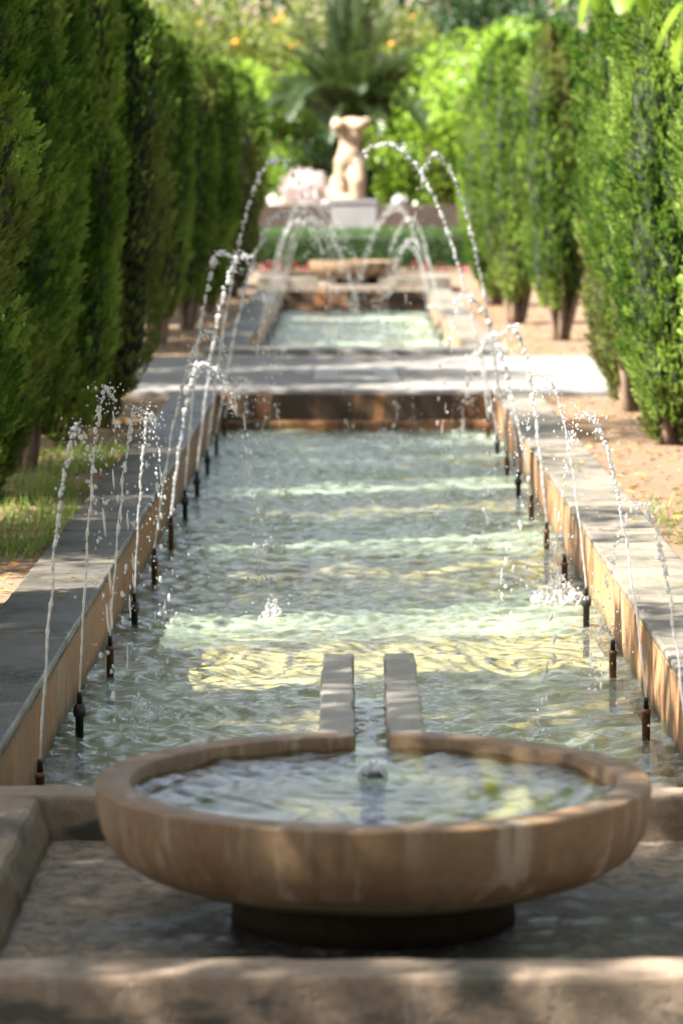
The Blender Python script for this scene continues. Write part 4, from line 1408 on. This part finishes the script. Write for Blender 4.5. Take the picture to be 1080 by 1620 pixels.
tree(at(440, 180, 72).x, 71, 4.9, 1.5, M['citrus'], M['bark_dark'], 'light green bushy tree left of the palm', 210, 8000, 0.14, 0.12)

# far wood that closes the view
rs = np.random.RandomState(44)
cs = []; rr = []
for k in range(130):
    cs.append((rs.uniform(-13, 13), rs.uniform(88, 97), rs.uniform(0.3, 9.0))); rr.append(rs.uniform(0.8, 1.6))
me = leaf_cloud('woodland', cs, rr, 26000, 0.34, 44, mats=(M['darkleaf'],))
tag(link('woodland', me), 'far dark wood closing the view behind the garden trees', 'woodland', kind='stuff')
bd = empty('palace_wall', (0, 104, -0.05), 'pale pink stone building glimpsed through the tree gaps at the top', 'building')
bm = bmesh.new(); bm_box(bm, -30, 30, 0, 6, 0, 11, 0.05)
link('wall', bm_mesh('wall', bm), bd, [M['building']])
bm = bmesh.new(); bm_box(bm, -30.3, 30.3, -0.3, 6.3, 11.003, 11.5, 0.05)
link('cornice', bm_mesh('cornice', bm), bd, [M['building']])

# trees outside the frame whose shade and sky-holes fall on the scene
SH = [tree(-5.6, 3.2, 8.4, 2.1, M['citrus'], M['bark_dark'], 'leafy tree outside the frame', 301, 11000, 0.16, 0.30, group='shade trees outside the frame', nclump=70),
      tree(-5.8, 6.2, 8.2, 1.9, M['citrus'], M['bark_dark'], 'leafy tree outside the frame', 302, 11000, 0.16, 0.30, group='shade trees outside the frame', nclump=70),
      tree(-5.6, 9.9, 7.8, 1.8, M['olive'], M['bark_dark'], 'leafy tree outside the frame', 303, 10000, 0.16, 0.30, group='shade trees outside the frame', nclump=70)]
def copy_tree(o, x, y, rz, sc):
    c = o.copy(); COL.objects.link(c); c.location = (x, y, -0.05); c.rotation_euler = (0, 0, rz); c.scale = (sc[0], sc[0], sc[1])
    for ch in list(o.children):
        d = ch.copy(); COL.objects.link(d); d.parent = c
for k, (x, y, sc) in enumerate(((-5.4, 8.1, (0.6, 0.98)), (-5.6, 13.9, (0.78, 1.0)), (-5.5, 17.0, (0.85, 0.96)), (-5.5, 19.8, (0.80, 1.02)), (-5.6, 22.6, (0.8, 0.97)), (-5.5, 25.4, (0.75, 1.02)), (-6.4, 28.0, (0.95, 0.98)), (-5.6, 31.2, (0.95, 0.92)), (-5.6, 34.4, (0.95, 0.90)), (-5.5, 37.6, (0.95, 0.90)), (-5.6, 41.0, (0.95, 0.90)), (-5.4, 44.6, (0.95, 0.90)), (-5.4, 48.5, (0.9, 0.80)),
                                (4.9, 5.0, (1.1, 1.15)), (5.0, 8.7, (1.1, 1.1)), (4.8, 12.3, (1.1, 1.15)), (5.0, 15.8, (1.1, 1.1)), (4.8, 19.3, (1.1, 1.15)), (5.0, 23.0, (1.1, 1.1)), (4.9, 27.0, (1.1, 1.1)), (4.8, 31.0, (1.1, 1.1)), (4.9, 35.0, (1.1, 1.0)), (5.0, 39.0, (1.1, 1.0)), (4.8, 43.0, (1.1, 1.05)), (5.0, 48.0, (1.1, 1.0)),
                                (-7.5, -1.5, (1.3, 1.25)), (-4.2, -4.5, (1.2, 1.2)), (-0.6, -6.0, (1.3, 1.25)), (3.0, -4.8, (1.2, 1.2)), (6.0, -1.2, (1.3, 1.2)), (5.2, 2.0, (1.1, 1.2)))):  # unseen ring behind the camera, added to cut the sky light
    copy_tree(SH[k % 3], x, y, k * 1.7, sc)

# overhanging citrus twig at the upper right, belonging to a tree just outside the frame
ct = empty('citrus_tree', (1.75, 6.0, -0.05), 'citrus tree beside the camera dangling blurred leaves into the upper right corner', 'tree')
bm = bmesh.new()
tube(bm, [(0, 0, -0.1), (0.02, 0, 0.9), (-0.05, 0.05, 1.7), (-0.2, 0.1, 2.4)], [0.075, 0.06, 0.05, 0.03], 10)
tube(bm, [(-0.05, 0.05, 1.7), (-0.5, 0.3, 2.2), (-0.9, 0.5, 2.22), (-1.25, 0.6, 2.16)], [0.035, 0.022, 0.012, 0.004], 7)
tube(bm, [(-0.5, 0.3, 2.2), (-0.8, 0.45, 2.45), (-1.0, 0.6, 2.5)], [0.02, 0.012, 0.005], 7)
link('trunk', bm_mesh('trunk', bm, True), ct, [M['bark_dark']])
cs = [(-0.3, 0.1, 2.7), (0.2, 0.2, 2.8), (0.5, -0.2, 2.5), (0.0, 0.3, 3.1), (0.35, 0.35, 2.4), (-0.2, -0.4, 2.9), (-0.75, 0.35, 2.62)]
cr = leaf_cloud('crown', cs, [0.45, 0.5, 0.45, 0.45, 0.4, 0.45, 0.28], 1500, 0.11, 71, mats=(M['citrus'],))
link('crown', cr, ct)
def big_leaf(L, w, curl):
    bm = bmesh.new()
    n = 8; rows = []
    for i in range(n + 1):
        t = i / n
        ww = w * math.sin(math.pi * min(1, 0.04 + t * 0.96)) ** 0.8
        z = -curl * t * t
        rows.append([bm.verts.new((-ww, t * L, z + ww * 0.25)), bm.verts.new((0, t * L, z)), bm.verts.new((ww, t * L, z + ww * 0.25))])
    for i in range(n):
        for k in range(2):
            bm.faces.new((rows[i][k], rows[i][k + 1], rows[i + 1][k + 1], rows[i + 1][k]))
    me = bm_mesh('leaf', bm, True)
    a = me.attributes.new('tint', 'FLOAT', 'POINT'); a.data.foreach_set('value', np.full(len(me.vertices), 0.6, np.float32))
    me.attributes.new('brown', 'FLOAT', 'POINT')
    me.materials.append(M['citrus'])
    return me
LM = [big_leaf(0.12, 0.022, 0.02), big_leaf(0.10, 0.020, 0.035)]
# leaf: stalk point px, py (photo), heading
for (px, py, d, rx, ry, rz, k) in ((948, -12, 6.55, -62, 0, 105, 0), (962, -22, 6.5, -80, 20, 20, 1), (975, -15, 6.6, -85, -10, -10, 1), (1010, -40, 6.5, -85, 10, 10, 1), (1020, -30, 6.45, -84, 0, 30, 0),
                                (1078, 20, 6.4, -50, 30, 100, 0), (1085, 45, 6.4, -60, 0, 60, 1), (905, -28, 6.6, -55, 0, 80, 1)):
    p = at(px, py - (34 if px < 1050 else 12), d)
    o = bpy.data.objects.new('leaf', LM[k]); COL.objects.link(o); o.parent = ct
    o.location = p - Vector((1.75, 6.0, -0.05)); o.rotation_euler = (R(rx), R(ry), R(rz))

# ---------------------------------------------------------------- grass, litter, fallen leaves
rs = np.random.RandomState(61)
n = 5200
P = np.stack([-1.40 - np.abs(rs.normal(size=n)) * 0.32, rs.uniform(13.4, 20.5, n), np.full(n, -0.042)], -1)
dens = smooth3(P, 7, 2.2)
P = P[dens > 0.69]
P = np.concatenate([P, np.stack([1.42 + np.abs(rs.normal(size=260)) * 0.15, rs.uniform(14.0, 17.2, 260), np.full(260, -0.042)], -1)])
n = len(P)
gv = np.array([(-0.05, 0, 0), (0.05, 0, 0), (0.03, 0.6, 0.05), (-0.035, 0.62, 0.05), (0.0, 1.0, 0.25)], float)
gv = np.array([(-0.035, 0, 0), (0.035, 0, 0), (0.012, 1.0, 0.3), (-0.004, 1.0, 0.3)], float)
dirs = np.array((0, 0, 1.0)) + rs.normal(size=(n, 3)) * np.array((0.4, 0.4, 0.1))
U, Dd, W = rand_rot_frames(dirs, rs)
v, q = place(gv, np.array([(0, 1, 2, 3)]), P, U, Dd, W, rs.uniform(0.03, 0.10, n))
me = arr_mesh('grass', v, q, False, {'tint': np.repeat(rs.rand(n), 4), 'brown': np.repeat((rs.rand(n) < 0.15) * 0.8, 4)})
tag(link('grass', me, None, [M['grass']]), 'tufts of thin green grass along the left coping', 'grass', kind='stuff')

n = 5200
side = np.where(rs.rand(n) < 0.5, -1, 1)
P = np.stack([side * (1.40 + np.abs(rs.normal(size=n)) * 0.7), 11 + rs.rand(n) ** 1.2 * 36, np.full(n, -0.034)], -1)
P = P[(P[:, 1] < PY0 - 0.1) | (P[:, 1] > PY1 + 0.1)]
n = len(P)
a = rs.rand(n) * 6.28
dirs = np.stack([np.cos(a), np.sin(a), rs.normal(size=n) * 0.15], -1)
U = np.cross(dirs, np.array((0, 0, 1.0)) + rs.normal(size=(n, 3)) * 0.3); U /= np.linalg.norm(U, axis=1)[:, None]
Dd = dirs / np.linalg.norm(dirs, axis=1)[:, None]
W = np.cross(U, Dd)
v, q = place(LEAF[0], LEAF[1], P, U, Dd, W, rs.uniform(0.025, 0.075, n))
me = arr_mesh('leaf_litter', v, q, False, {'tint': np.repeat(rs.rand(n), 4), 'brown': np.repeat(rs.rand(n) ** 2, 4)})
tag(link('leaf_litter', me, None, [M['litter']]), 'dry brown leaves scattered over the earth on both sides', 'leaf litter', kind='stuff')

FL = []
for k in range(3):
    v = np.array([(0, 0, 0), (0.30, 0.4, 0.10), (0.0, 1.0, 0.02), (-0.28, 0.45, 0.12), (0, 0.5, 0.0)], float) * 0.045
    bm = bmesh.new()
    bv = [bm.verts.new(x) for x in v]
    bm.faces.new((bv[0], bv[1], bv[4])); bm.faces.new((bv[1], bv[2], bv[4])); bm.faces.new((bv[2], bv[3], bv[4])); bm.faces.new((bv[3], bv[0], bv[4]))
    me = bm_mesh('fallen_leaf', bm, True)
    at_ = me.attributes.new('tint', 'FLOAT', 'POINT'); at_.data.foreach_set('value', np.full(5, (0.3, 0.8, 0.5)[k], np.float32))
    ab = me.attributes.new('brown', 'FLOAT', 'POINT'); ab.data.foreach_set('value', np.full(5, (0.0, 0.0, 0.8)[k], np.float32))
    me.materials.append(M['yellowleaf'] if k < 2 else M['litter'])
    FL.append(me)
rs = np.random.RandomState(62)
for k in range(46):
    s = -1 if k % 5 < 3 else 1
    y = rs.uniform(10.6, 24) if s < 0 else rs.uniform(13.5, 24)
    x = s * (HW + rs.uniform(0.03, CW - 0.03))
    i = rs.choice(3, p=(0.35, 0.25, 0.40))
    o = bpy.data.objects.new('fallen_leaf', FL[i]); COL.objects.link(o)
    o.location = (x, y, 0.007); o.rotation_euler = (rs.normal() * 0.1, rs.normal() * 0.1, rs.rand() * 6.28)
    sc = rs.uniform(0.5, 1.1); o.scale = (sc, sc, sc)
    c = 'yellow' if i < 2 else 'brown'
    sd = 'left' if s < 0 else 'right'
    tag(o, 'small %s leaf lying on the %s coping of the near pool' % (c, sd), 'leaf', 'fallen %s leaves on the %s coping' % (c, sd))
